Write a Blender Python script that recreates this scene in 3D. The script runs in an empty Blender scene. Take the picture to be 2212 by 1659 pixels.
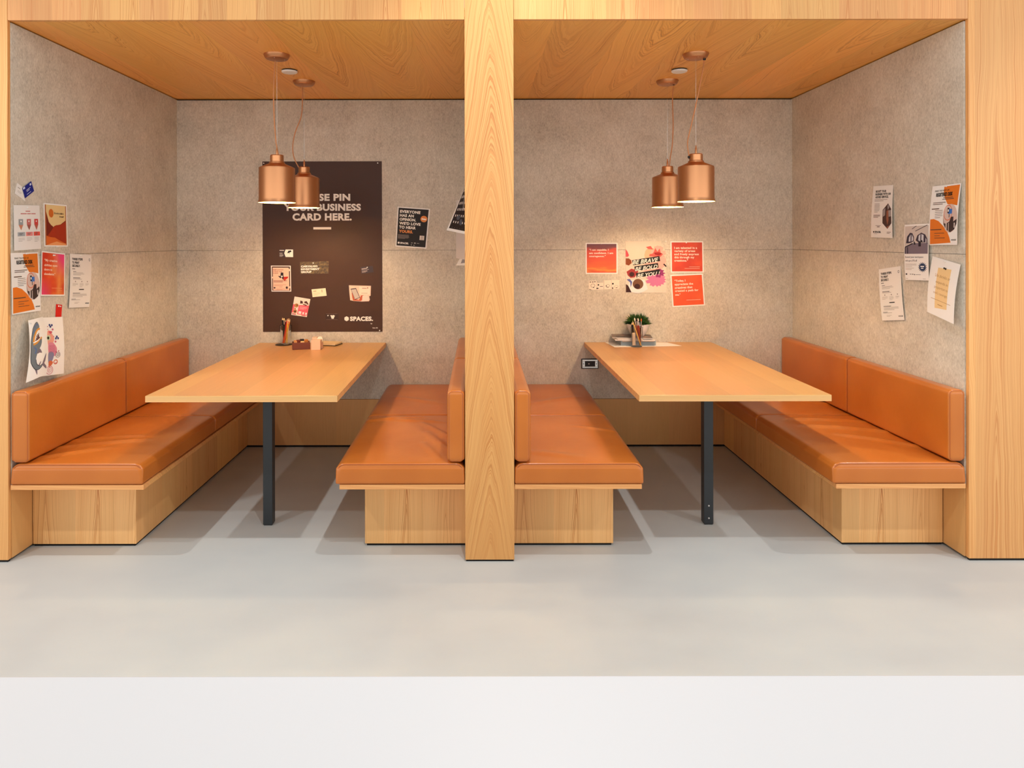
import bpy, bmesh, math, random
from mathutils import Vector, Matrix
from math import sin, cos, pi, radians

random.seed(7)
SC = bpy.context.scene
COL = SC.collection

# ------------------------------------------------------------------ camera
F, CX, CY, H = 1480.0, 1035.0, 520.0, 1.485       # focal length (px), vanishing point (px), eye height (m)
cam = bpy.data.cameras.new('camera'); cam_o = bpy.data.objects.new('camera', cam); COL.objects.link(cam_o)
cam.sensor_width = 36.0; cam.lens = F / 2212 * 36.0
cam.shift_x = (1106 - CX) / 2212; cam.shift_y = -(829.5 - CY) / 2212
cam.clip_start = 0.02
cam_o.location = (0, 0, H); cam_o.rotation_euler = (radians(90), radians(0.10), 0)
SC.camera = cam_o

# ------------------------------------------------------------------ light of the hall
SC.view_settings.view_transform = 'Standard'; SC.view_settings.look = 'None'
SC.view_settings.gamma = 1.0; SC.view_settings.exposure = 0.25
SC.view_settings.use_curve_mapping = False
w = bpy.data.worlds.new('hall_ambient'); SC.world = w; w.use_nodes = True
bg = w.node_tree.nodes['Background']; bg.inputs[1].default_value = 1.0
# hall ambient: bright horizon band added to lift the booth walls, dimmer above
_tc = w.node_tree.nodes.new('ShaderNodeTexCoord'); _sp = w.node_tree.nodes.new('ShaderNodeSeparateXYZ'); _rp = w.node_tree.nodes.new('ShaderNodeValToRGB')
w.node_tree.links.new(_tc.outputs['Generated'], _sp.inputs[0]); w.node_tree.links.new(_sp.outputs[2], _rp.inputs[0]); w.node_tree.links.new(_rp.outputs[0], bg.inputs[0])
_el = _rp.color_ramp.elements
while len(_el) < 4: _el.new(0.5)
for _e, (_p, _v) in zip(_el, ((0.0, 1.9), (0.20, 1.9), (0.36, 0.55), (0.8, 0.5))): _e.position = _p; _e.color = (_v, _v * 0.985, _v * 0.965, 1)

def lamp(name, kind, loc, energy, color, **kw):
    l = bpy.data.lights.new(name, kind); l.energy = energy; l.color = color
    for k, v in kw.items(): setattr(l, k, v)
    o = bpy.data.objects.new(name, l); o.location = loc; COL.objects.link(o); return o

DL = (1.0, 0.993, 0.98)
for x in (-2.90, 0.26, 3.42):
    lamp('hall_downlight_near', 'SPOT', (x, 2.49, 3.70), 104, DL, spot_size=radians(88), spot_blend=0.55, shadow_soft_size=0.035)
    lamp('hall_downlight_far', 'SPOT', (x, 1.07, 3.70), 104, DL, spot_size=radians(130), spot_blend=0.8, shadow_soft_size=0.04)

# ------------------------------------------------------------------ place: measures in metres
D0, D1 = 3.171, 4.94            # front plane of the booths, back wall
XL, XR = -2.178, 2.258          # felt of the side walls
PL, PR = -0.0664, 0.1607        # centre post
ZC = 2.510                      # booth ceiling
YP = 3.335                      # front of the bench plinths
YM = (D0 + D1) / 2

def at(px, py, D): return Vector(((px - CX) * D / F, D, H - (py - CY) * D / F))
def on_x(px, py, X):
    D = X * F / (px - CX); return Vector((X, D, H - (py - CY) * D / F))

# ------------------------------------------------------------------ materials
def srgb(r, g, b):
    def f(c):
        c /= 255.0
        return c / 12.92 if c <= 0.04045 else ((c + 0.055) / 1.055) ** 2.4
    return (f(r), f(g), f(b), 1)

class NT:
    def __init__(s, name):
        s.m = bpy.data.materials.new(name); s.m.use_nodes = True
        s.t = s.m.node_tree; s.b = s.t.nodes['Principled BSDF']
    def n(s, typ, **kw):
        nd = s.t.nodes.new(typ)
        for k, v in kw.items(): setattr(nd, k, v)
        return nd
    def l(s, a, b): s.t.links.new(a, b)
    def put(s, x, sock):
        if hasattr(x, 'is_output'): s.l(x, sock)
        else: sock.default_value = x
    def math(s, op, a, b=0.0, c=0.0):
        nd = s.n('ShaderNodeMath', operation=op)
        s.put(a, nd.inputs[0]); s.put(b, nd.inputs[1]); s.put(c, nd.inputs[2])
        return nd.outputs[0]
    def comb(s, x, y, z):
        nd = s.n('ShaderNodeCombineXYZ')
        for i, v in enumerate((x, y, z)): s.put(v, nd.inputs[i])
        return nd.outputs[0]
    def noise(s, vec, scale=1.0, detail=3.0, rough=0.5):
        nd = s.n('ShaderNodeTexNoise'); s.put(vec, nd.inputs['Vector'])
        nd.inputs['Scale'].default_value = scale; nd.inputs['Detail'].default_value = detail; nd.inputs['Roughness'].default_value = rough
        return nd.outputs['Fac']
    def ramp(s, fac, stops, interp='LINEAR'):
        nd = s.n('ShaderNodeValToRGB'); nd.color_ramp.interpolation = interp
        els = nd.color_ramp.elements
        while len(els) < len(stops): els.new(0.5)
        for e, (p, c) in zip(els, stops): e.position = p; e.color = c
        s.put(fac, nd.inputs[0]); return nd.outputs[0]
    def mix(s, fac, a, b, mode='MIX'):
        nd = s.n('ShaderNodeMix', data_type='RGBA', blend_type=mode)
        s.put(fac, nd.inputs[0]); s.put(a, nd.inputs[6]); s.put(b, nd.inputs[7]); return nd.outputs[2]
    def bump(s, hgt, strength, dist):
        nd = s.n('ShaderNodeBump'); s.put(hgt, nd.inputs['Height'])
        nd.inputs['Strength'].default_value = strength; nd.inputs['Distance'].default_value = dist
        s.l(nd.outputs[0], s.b.inputs['Normal'])
    def obj(s):
        tc = s.n('ShaderNodeTexCoord'); sp = s.n('ShaderNodeSeparateXYZ'); s.l(tc.outputs['Object'], sp.inputs[0])
        return tc.outputs['Object'], sp.outputs
    def base(s, col, rough=0.5, metal=0.0, spec=None):
        s.put(col, s.b.inputs['Base Color']); s.put(rough, s.b.inputs['Roughness']); s.b.inputs['Metallic'].default_value = metal
        if spec is not None: s.b.inputs['Specular IOR Level'].default_value = spec
        return s.m

def plain(name, col, rough=0.6, metal=0.0, spec=None): return NT(name).base(col, rough, metal, spec)

def wood(name, grain, plank, light, mid, dark, rough=0.42, arch=1.0, seed=0.0, rings=30.0, wave=1.0, contrast=1.0, centre=0.55, off=None):
    """flat-sawn fir: nested parabolas per board, long axis = grain ('X','Y','Z')"""
    t = NT(name); _, o = t.obj()
    ax = {'X': (1, 2, 0), 'Y': (0, 2, 1), 'Z': (0, 1, 2)}[grain]
    u = t.math('ADD', o[ax[0]], o[ax[1]]); v = t.math('ADD', o[ax[2]], seed)
    s = t.math('DIVIDE', u, plank); s = t.math('ADD', s, seed * 0.37 + 0.03 if off is None else off)
    idx = t.math('FLOOR', s); ul = t.math('SUBTRACT', t.math('FRACT', s), 0.5)
    wn = t.n('ShaderNodeTexWhiteNoise', noise_dimensions='1D'); t.put(t.math('ADD', idx, 3.7 + seed), wn.inputs['W'])
    sc = t.n('ShaderNodeSeparateColor'); t.l(wn.outputs['Color'], sc.inputs[0]); r1, r2, r3 = sc.outputs[0], sc.outputs[1], sc.outputs[2]
    c = t.math('MULTIPLY', t.math('SUBTRACT', r1, 0.5), centre)
    wob = t.noise(t.comb(t.math('MULTIPLY', u, 1.5), t.math('MULTIPLY', v, 1.3), idx), 1.0, 2.0)
    xx = t.math('ADD', t.math('SUBTRACT', ul, c), t.math('MULTIPLY', t.math('SUBTRACT', wob, 0.5), 0.22))
    ab = t.math('POWER', t.math('ABSOLUTE', xx), 1.35)
    A = t.math('MULTIPLY_ADD', r2, rings * 0.5, rings)
    B = t.math('MULTIPLY', t.math('MULTIPLY_ADD', r3, 5.0, 2.5), arch)
    n1 = t.noise(t.comb(t.math('MULTIPLY', u, 10.0), t.math('MULTIPLY', v, 1.3), t.math('MULTIPLY', idx, 5.3)), 1.0, 3.0, 0.55)
    n2 = t.noise(t.comb(t.math('MULTIPLY', u, 40.0), t.math('MULTIPLY', v, 5.0), idx), 1.0, 2.0)
    q = t.math('ADD', t.math('MULTIPLY', A, ab), t.math('MULTIPLY', B, v))
    q = t.math('ADD', q, t.math('MULTIPLY', n1, 2.6 * wave)); q = t.math('ADD', q, t.math('MULTIPLY', n2, 0.45))
    qn = t.n('ShaderNodeTexNoise', noise_dimensions='1D'); t.put(t.math('ADD', t.math('MULTIPLY', q, 0.33), t.math('MULTIPLY', idx, 7.7)), qn.inputs['W']); qn.inputs['Detail'].default_value = 1.0
    q = t.math('ADD', q, t.math('MULTIPLY', qn.outputs['Fac'], 2.6))
    fr = t.math('FRACT', q)
    rn = t.n('ShaderNodeTexWhiteNoise', noise_dimensions='1D'); t.put(t.math('ADD', t.math('FLOOR', q), t.math('MULTIPLY', idx, 13.1)), rn.inputs['W'])
    ringk = t.math('MULTIPLY_ADD', rn.outputs['Value'], 0.85, 0.15)
    col = t.ramp(fr, [(0.0, mid), (0.12, light), (0.42, light), (0.74, mid), (0.92, dark), (1.0, mid)])
    # density of the lines varies over the board
    dens = t.noise(t.comb(t.math('MULTIPLY', u, 6.0), t.math('MULTIPLY', v, 0.8), t.math('ADD', idx, 9.0)), 1.0, 2.0)
    fac = t.ramp(dens, [(0.30, (0.3, 0.3, 0.3, 1)), (0.58, (1, 1, 1, 1))])
    lm = t.mix(0.28, light, mid)
    fac = t.math('MULTIPLY', fac, ringk)
    if contrast < 1.0:
        sc2 = t.n('ShaderNodeMix', data_type='RGBA', blend_type='MIX'); sc2.inputs[0].default_value = contrast; sc2.inputs[6].default_value = (0, 0, 0, 1); t.put(fac, sc2.inputs[7]); fac = sc2.outputs[2]
    col = t.mix(fac, lm, col)
    tone = t.noise(t.comb(t.math('MULTIPLY', u, 7.0), t.math('MULTIPLY', v, 0.9), t.math('ADD', idx, 21.0)), 1.0, 3.0)
    col = t.mix(t.math('MULTIPLY', t.math('SUBTRACT', tone, 0.35), 0.9), col, mid)
    fib = t.noise(t.comb(t.math('MULTIPLY', u, 260.0), t.math('MULTIPLY', v, 5.0), 0.0), 1.0, 2.0)
    val = t.math('MULTIPLY_ADD', fib, 0.16, 0.92)
    val = t.math('MULTIPLY', val, t.math('MULTIPLY_ADD', r1, 0.16, 0.92))
    hsv = t.n('ShaderNodeHueSaturation'); t.l(col, hsv.inputs['Color']); t.l(val, hsv.inputs['Value'])
    t.put(t.math('MULTIPLY_ADD', r3, 0.012, 0.494), hsv.inputs['Hue'])
    t.base(hsv.outputs[0], rough)
    t.bump(t.math('ADD', fr, fib), 0.05, 0.001)
    return t.m

WL, WM_, WD = srgb(234, 178, 112), srgb(214, 142, 76), srgb(182, 104, 46)
M = {}
M['wood_frame'] = wood('fir_wood_frame', 'Z', 0.135, WL, WM_, WD, arch=1.0, seed=0.3, rings=22)
M['wood_jamb_left'] = wood('fir_wood_left_jamb', 'Z', 0.30, WL, WM_, WD, arch=0.5, seed=2.3, rings=26)
M['wood_jamb_right'] = wood('fir_wood_right_jamb', 'Z', 0.32, WL, WM_, WD, arch=0.45, seed=5.1, rings=30)
M['wood_post'] = wood('fir_wood_post', 'Z', 0.2271, srgb(226, 170, 104), srgb(206, 134, 68), srgb(172, 97, 42), arch=2.2, seed=0.0, rings=20, wave=0.9, contrast=0.9, centre=0.1, off=0.3294)
M['wood_plinth'] = wood('fir_wood_plinth', 'Z', 0.19, srgb(246, 198, 130), srgb(230, 170, 98), srgb(184, 114, 52), arch=1.2, seed=1.7, rings=24, wave=1.3)
M['wood_board'] = wood('fir_wood_board', 'X', 0.25, WL, WM_, WD, arch=0.7, seed=0.9)
M['wood_ceiling'] = wood('fir_wood_ceiling', 'Y', 0.34, srgb(250, 190, 98), srgb(236, 163, 68), srgb(186, 112, 38), arch=1.3, seed=4.2, rings=17, wave=1.3)
M['wood_table'] = wood('fir_wood_table', 'Y', 0.155, srgb(206, 156, 98), srgb(197, 144, 86), srgb(178, 122, 68), rough=0.33, arch=0.35, seed=3.3, rings=8, contrast=0.45)
M['wood_edge'] = wood('fir_wood_edge', 'X', 0.018, srgb(232, 184, 122), srgb(220, 164, 102), srgb(198, 136, 78), arch=0.3, seed=6.0, rings=3)
M['wood_panel'] = wood('fir_wood_panel', 'Z', 0.30, srgb(226, 174, 112), srgb(212, 152, 88), srgb(186, 122, 64), arch=0.3, seed=8.0, rings=8, contrast=0.18)
M['black_gap'] = plain('shadow_gap_black', (0.006, 0.005, 0.005, 1), 0.9)
M['backing'] = plain('dark_brown_backing', srgb(58, 48, 40), 0.9)
M['black_steel'] = plain('powder_coated_black_steel', srgb(38, 42, 46), 0.42)
M['steel'] = plain('bright_steel', (0.75, 0.74, 0.72, 1), 0.25, 1.0)
M['white_plastic'] = plain('white_plastic', srgb(238, 236, 230), 0.4)
M['black_plastic'] = plain('black_plastic', srgb(22, 20, 20), 0.4)

def felt():
    t = NT('grey_pressed_felt_board'); v, o = t.obj()
    u = t.math('ADD', o[0], o[1])
    a = t.noise(t.comb(t.math('MULTIPLY', u, 150.0), t.math('MULTIPLY', o[2], 62.0), 0.0), 1.0, 6.0, 0.7)
    b = t.noise(v, 4.2, 5.0, 0.62)
    c = t.noise(t.comb(t.math('MULTIPLY', u, 46.0), t.math('MULTIPLY', o[2], 20.0), 3.0), 1.0, 4.0, 0.65)
    k = t.math('ADD', t.math('MULTIPLY', a, 0.50), t.math('ADD', t.math('MULTIPLY', b, 0.25), t.math('MULTIPLY', c, 0.25)))
    col = t.ramp(k, [(0.34, srgb(160, 150, 135)), (0.46, srgb(198, 188, 172)), (0.56, srgb(216, 207, 191)), (0.68, srgb(234, 226, 213))])
    t.base(col, 0.95, 0.0, 0.15); t.bump(a, 0.25, 0.003); return t.m
M['felt'] = felt()

def floor_mat():
    t = NT('light_grey_resin_floor'); v, o = t.obj()
    a = t.noise(v, 1.1, 3.0, 0.55); b = t.noise(t.comb(t.math('MULTIPLY', o[0], 2.0), t.math('MULTIPLY', o[1], 4.0), 0.0), 1.0, 4.0, 0.5)
    k = t.math('ADD', t.math('MULTIPLY', a, 0.6), t.math('MULTIPLY', b, 0.4))
    col = t.ramp(k, [(0.30, srgb(182, 186, 185)), (0.5, srgb(191, 195, 193)), (0.7, srgb(199, 202, 197))])
    t.base(col, t.math('MULTIPLY_ADD', b, 0.12, 0.34), 0.0, 0.35); return t.m
M['floor'] = floor_mat()

def leather():
    t = NT('saddle_brown_leather'); v, o = t.obj()
    a = t.noise(v, 420.0, 2.0); b = t.noise(v, 9.0, 4.0, 0.6); c = t.noise(v, 2.6, 2.0)
    col = t.ramp(c, [(0.35, srgb(186, 102, 36)), (0.65, srgb(200, 115, 44))])
    t.base(col, 0.28, 0.0, 0.4); t.b.inputs['Coat Weight'].default_value = 0.2; t.b.inputs['Coat Roughness'].default_value = 0.14
    t.bump(t.math('ADD', t.math('MULTIPLY', a, 0.06), b), 0.18, 0.006); return t.m
M['leather'] = leather()
M['leather_seam'] = plain('stitched_leather_seam', srgb(176, 92, 46), 0.45)

def copper():
    t = NT('brushed_copper'); v, o = t.obj()
    a = t.noise(t.comb(t.math('MULTIPLY', o[0], 4.0), t.math('MULTIPLY', o[1], 4.0), t.math('MULTIPLY', o[2], 300.0)), 1.0, 2.0)
    t.base(srgb(206, 146, 102), t.math('MULTIPLY_ADD', a, 0.06, 0.36), 1.0); return t.m
M['copper'] = copper()
M['cord'] = plain('copper_coloured_fabric_cord', srgb(196, 130, 82), 0.6)
M['liner'] = plain('pale_enamel_lining', srgb(255, 222, 130), 0.4)
def emit(name, col, st):
    t = NT(name); t.base(col, 0.5); t.b.inputs['Emission Color'].default_value = col; t.b.inputs['Emission Strength'].default_value = st; return t.m
M['bulb'] = emit('warm_lit_bulb', (1.0, 0.74, 0.36, 1), 14.0)
M['counter'] = plain('white_solid_worktop', srgb(203, 206, 209), 0.35)
M['sensor'] = plain('white_sensor_plastic', srgb(240, 238, 234), 0.45)
def glass():
    t = NT('clear_glass'); t.base((1, 1, 1, 1), 0.02); t.b.inputs['Transmission Weight'].default_value = 1.0; t.b.inputs['IOR'].default_value = 1.3; return t.m
M['glass'] = glass()

INK = {}
def ink(r, g, b, rough=0.55):
    k = (r, g, b, rough)
    if k not in INK: INK[k] = plain('print_%02x%02x%02x' % (r, g, b), srgb(r, g, b), rough, 0.0, 0.3)
    return INK[k]

# ------------------------------------------------------------------ mesh helpers
def link(name, me, m=None, parent=None, loc=None):
    o = bpy.data.objects.new(name, me); COL.objects.link(o)
    if m is not None: me.materials.append(m)
    if parent is not None: o.parent = parent
    if loc is not None: o.location = loc
    return o
def from_bm(name, bm, m=None, parent=None, loc=None, smooth=False, sharp=None):
    me = bpy.data.meshes.new(name); bmesh.ops.recalc_face_normals(bm, faces=bm.faces[:]); bm.to_mesh(me); bm.free()
    if smooth:
        for p in me.polygons: p.use_smooth = True
        if sharp:
            me.set_sharp_from_angle(angle=radians(sharp))
    return link(name, me, m, parent, loc)
def tag(o, label, cat, group=None, kind=None):
    o['label'] = label; o['category'] = cat
    if group: o['group'] = group
    if kind: o['kind'] = kind
    return o
def empty(name, loc, rz=0.0):
    o = bpy.data.objects.new(name, None); COL.objects.link(o); o.location = loc; o.rotation_euler = (0, 0, rz)
    o.empty_display_size = 0.05; return o
def add_box(bm, x0, x1, y0, y1, z0, z1, bev=0.0, seg=2):
    vs = [bm.verts.new((x, y, z)) for z in (z0, z1) for y in (y0, y1) for x in (x0, x1)]
    fs = [bm.faces.new([vs[i] for i in q]) for q in ((0, 2, 3, 1), (4, 5, 7, 6), (0, 1, 5, 4), (2, 6, 7, 3), (0, 4, 6, 2), (1, 3, 7, 5))]
    if bev > 0:
        es = list({e for f in fs for e in f.edges})
        bmesh.ops.bevel(bm, geom=es, offset=bev, segments=seg, affect='EDGES', profile=0.5)
def box(name, x0, x1, y0, y1, z0, z1, m, parent=None, bev=0.0, loc=None):
    bm = bmesh.new(); add_box(bm, x0, x1, y0, y1, z0, z1, bev); return from_bm(name, bm, m, parent, loc)
def add_lathe(bm, prof, n=48, cap=False, cx=0.0, cy=0.0):
    rings = []
    for r, z in prof:
        if r < 1e-6: rings.append([bm.verts.new((cx, cy, z))])
        else: rings.append([bm.verts.new((cx + r * cos(2 * pi * i / n), cy + r * sin(2 * pi * i / n), z)) for i in range(n)])
    for a, b in zip(rings, rings[1:]):
        for i in range(n):
            j = (i + 1) % n
            if len(a) == 1 and len(b) == 1: continue
            if len(a) == 1: bm.faces.new((a[0], b[j], b[i]))
            elif len(b) == 1: bm.faces.new((a[i], a[j], b[0]))
            else: bm.faces.new((a[i], a[j], b[j], b[i]))
def lathe(name, prof, m, parent=None, n=48, loc=None, sharp=35):
    bm = bmesh.new(); add_lathe(bm, prof, n); return from_bm(name, bm, m, parent, loc, True, sharp)
def add_tube(bm, pts, r, n=8, closed=False):
    pts = [Vector(p) for p in pts]; N = len(pts); rings = []; prev = None
    for i, p in enumerate(pts):
        a = pts[(i - 1) % N] if (closed or i > 0) else p; b = pts[(i + 1) % N] if (closed or i < N - 1) else p
        d = (b - a).normalized()
        ref = prev if prev is not None else (Vector((0, 0, 1)) if abs(d.z) < 0.9 else Vector((1, 0, 0)))
        x = (ref - d * ref.dot(d)).normalized(); y = d.cross(x); prev = x
        rr = r[i] if isinstance(r, (list, tuple)) else r
        rings.append([bm.verts.new(p + x * rr * cos(2 * pi * k / n) + y * rr * sin(2 * pi * k / n)) for k in range(n)])
    for i in range(N if closed else N - 1):
        a, b = rings[i], rings[(i + 1) % N]
        for k in range(n): bm.faces.new((a[k], a[(k + 1) % n], b[(k + 1) % n], b[k]))
    if not closed: bm.faces.new(rings[0][::-1]); bm.faces.new(rings[-1])
def tube(name, pts, r, m, parent=None, n=8, closed=False, loc=None):
    bm = bmesh.new(); add_tube(bm, pts, r, n, closed); return from_bm(name, bm, m, parent, loc, True, 50)
def catmull(pts, k=6):
    pts = [Vector(p) for p in pts]; P = [pts[0] * 2 - pts[1]] + pts + [pts[-1] * 2 - pts[-2]]; out = []
    for i in range(1, len(P) - 2):
        for j in range(k):
            t = j / k; a, b, c, d = P[i - 1], P[i], P[i + 1], P[i + 2]
            out.append(0.5 * ((2 * b) + (c - a) * t + (2 * a - 5 * b + 4 * c - d) * t * t + (3 * b - a - 3 * c + d) * t ** 3))
    out.append(pts[-1]); return out

def add_cushion(bm, x0, x1, y0, y1, z0, z1, R, step=0.02, disp=None, flat=False):
    """box with rounded edges (radius per axis) on a dense grid; disp(p, n) moves the surface along its normal"""
    lo, hi = Vector((x0, y0, z0)), Vector((x1, y1, z1))
    R = [min(R[i], (hi[i] - lo[i]) / 2 - 1e-4) for i in range(3)]
    def ticks(i):
        a, b, rr = lo[i], hi[i], R[i]
        t = [a + rr * (1 - math.tan(pi / 4 * (1 - k / 6))) for k in range(6)]
        L = b - a - 2 * rr; n = max(1, int(L / step))
        return t + [a + rr + L * k / n for k in range(n + 1)] + [b - (q - a) for q in t[::-1]]
    T = [ticks(i) for i in range(3)]
    def shape(p):
        t = (p.z - z0) / (z1 - z0); t = t * t * (3 - 2 * t); r = list(R)
        if flat:
            r[0] = 0.006 + (R[0] - 0.006) * t; r[1] = 0.006 + (R[1] - 0.006) * t
        zl = 0.006 if flat else R[2]
        q = Vector((min(max(p.x, x0 + r[0]), x1 - r[0]), min(max(p.y, y0 + r[1]), y1 - r[1]), min(max(p.z, z0 + zl), z1 - R[2])))
        d = Vector(((p.x - q.x) / r[0], (p.y - q.y) / r[1], (p.z - q.z) / (zl if p.z < q.z else R[2])))
        r[2] = zl if p.z < q.z else R[2]
        n = d.normalized() if d.length > 1e-9 else Vector((0, 0, 1))
        s = q + Vector([n[i] * r[i] for i in range(3)])
        if disp: s = s + n * disp(s, n)
        return s
    new = []
    for ax in range(3):
        a, b = [i for i in range(3) if i != ax]
        for side in (lo[ax], hi[ax]):
            g = []
            for ua in T[a]:
                row = []
                for vb in T[b]:
                    p = Vector((0, 0, 0)); p[ax] = side; p[a] = ua; p[b] = vb
                    row.append(bm.verts.new(shape(p)))
                g.append(row); new += row
            for i in range(len(g) - 1):
                for j in range(len(g[0]) - 1): bm.faces.new((g[i][j], g[i + 1][j], g[i + 1][j + 1], g[i][j + 1]))
    bmesh.ops.remove_doubles(bm, verts=new, dist=1e-5)

def seg_dist(px, py, a, b):
    ax, ay = a; bx, by = b; dx, dy = bx - ax, by - ay; L = dx * dx + dy * dy
    t = max(0.0, min(1.0, ((px - ax) * dx + (py - ay) * dy) / L)) if L else 0.0
    return math.hypot(px - ax - dx * t, py - ay - dy * t), t

# ------------------------------------------------------------------ the setting
def struct(o, label, cat): return tag(o, label, cat, kind='structure')

struct(box("floor", -10, 10, -8, D1 + 0.12, -0.12, 0.0, M['floor']), 'smooth light grey resin floor', 'floor')
bm = bmesh.new()
add_box(bm, XL, -1.2628, D1, D1 + 0.02, 1.4189, ZC - 0.010); add_box(bm, -1.2612, XR, D1, D1 + 0.02, 1.4189, ZC - 0.010)
add_box(bm, XL, XR, D1, D1 + 0.02, 0.345, 1.4171)
struct(from_bm('wall_back', bm, M['felt']), 'mottled grey felt board wall behind both tables', 'wall')
struct(box('wall_backing', XL - 0.1, XR + 0.1, D1 + 0.021, D1 + 0.10, 0.0, ZC + 0.08, M['backing']), 'dark backing in the joints behind the felt boards', 'wall')
struct(box('baseboard_back', XL, XR, D1 - 0.004, D1 + 0.02, 0.014, 0.343, M['wood_panel'], bev=0.001), 'plain wood base panel under the back wall', 'baseboard')
for nm, xa, xb, bx0, bx1, lab in (('left', XL - 0.03, XL, XL - 0.03, XL, 'left'), ('right', XR, XR + 0.03, XR, XR + 0.03, 'right')):
    bm = bmesh.new()
    add_box(bm, xa, xb, D0 + 0.021, D1 + 0.02, 1.4189, ZC - 0.006); add_box(bm, xa, xb, D0 + 0.021, D1 + 0.02, 0.345, 1.4171)
    struct(from_bm('wall_' + nm, bm, M['felt']), 'grey felt side wall with pinned papers at the %s end' % lab, 'wall')
    struct(box('baseboard_' + nm, bx0, bx1, D0 + 0.021, D1, 0.012, 0.343, M['wood_panel']), 'wood panel below the felt on the %s side wall' % lab, 'baseboard')
    s = -1 if nm == 'left' else 1
    xi = xa if nm == 'left' else xb
    struct(box('wall_%s_backing' % nm, min(xi + s * 0.001, xi + s * 0.08), max(xi + s * 0.001, xi + s * 0.08), D0 + 0.03, D1 + 0.1, 0.0, ZC + 0.08, M['backing']), 'dark backing behind the %s side wall boards' % lab, 'wall')
struct(box('ceiling', XL - 0.03, XR + 0.03, D0 + 0.021, D1 + 0.02, ZC, ZC + 0.06, M['wood_ceiling']), 'warm wood veneer ceiling over the two booths', 'ceiling')
bm = bmesh.new()
add_box(bm, PL + 0.004, PR - 0.004, D0 + 0.061, D1 - 0.0005, 0.345, 1.4171); add_box(bm, PL + 0.004, PR - 0.004, D0 + 0.061, D1 - 0.0005, 1.4189, ZC - 0.006)
struct(from_bm('wall_middle', bm, M['felt']), 'grey felt partition wall between the two booths', 'wall')
struct(box('baseboard_middle', PL + 0.004, PR - 0.004, D0 + 0.061, D1 - 0.005, 0.012, 0.343, M['wood_panel']), 'wood panel below the partition wall', 'baseboard')
JL, JR = -2.182, 2.2655
struct(box('trim_1', -3.7, JL, D0, D0 + 0.02, 0.010, 3.3, M['wood_jamb_left'], bev=0.0015), 'light wood panel framing the left end of the booths', 'trim')
struct(box('trim_2', PL, PR, D0, D0 + 0.06, 0.008, 3.3, M['wood_post'], bev=0.002), 'light wood centre post between the two booths', 'trim')
struct(box('trim_3', JR, 3.9, D0, D0 + 0.02, 0.010, 3.3, M['wood_jamb_right'], bev=0.0015), 'light wood panel framing the right end of the booths', 'trim')
struct(box('trim_4', JL + 0.0008, PL - 0.0008, D0 + 0.0005, D0 + 0.02, ZC - 0.001, 3.3, M['wood_frame'], bev=0.0015), 'light wood header above the left booth opening', 'trim')
struct(box('trim_5', PR + 0.0008, JR - 0.0008, D0 + 0.0005, D0 + 0.02, ZC - 0.001, 3.3, M['wood_frame'], bev=0.0015), 'light wood header above the right booth opening', 'trim')
bm = bmesh.new()
add_box(bm, -3.7, JL - 0.004, D0 + 0.004, D0 + 0.019, 0.0, 0.0095); add_box(bm, JR + 0.004, 3.9, D0 + 0.004, D0 + 0.019, 0.0, 0.0095)
add_box(bm, PL + 0.004, PR - 0.004, D0 + 0.004, D0 + 0.058, 0.0, 0.0075)
add_box(bm, XL, XR, D1 + 0.001, D1 + 0.02, 0.0, 0.0135)
struct(from_bm('trim_6', bm, M['black_gap']), 'black shadow gap at the foot of the wood frame', 'trim')

# white counter in the foreground
ct = empty('counter', (0, 0.5, 0)); tag(ct, 'long white counter across the foreground', 'counter')
box('worktop', -1.9, 1.9, -0.31, 0.392, 0.88, 0.92, M['counter'], ct, bev=0.004)
box('body', -1.88, 1.88, -0.28, 0.36, 0.0, 0.879, M['counter'], ct, bev=0.002)

# ------------------------------------------------------------------ benches
def piping_loop(bm, x0, x1, z0, z1, y, rad, r=0.0022):
    pts = []
    for cxx, czz, a0 in ((x1 - rad, z1 - rad, 0), (x0 + rad, z1 - rad, 90), (x0 + rad, z0 + rad, 180), (x1 - rad, z0 + rad, 270)):
        for k in range(6):
            a = radians(a0 + 90 * k / 5); pts.append((cxx + rad * cos(a), y, czz + rad * sin(a)))
    add_tube(bm, pts, r, 6, True)

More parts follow.
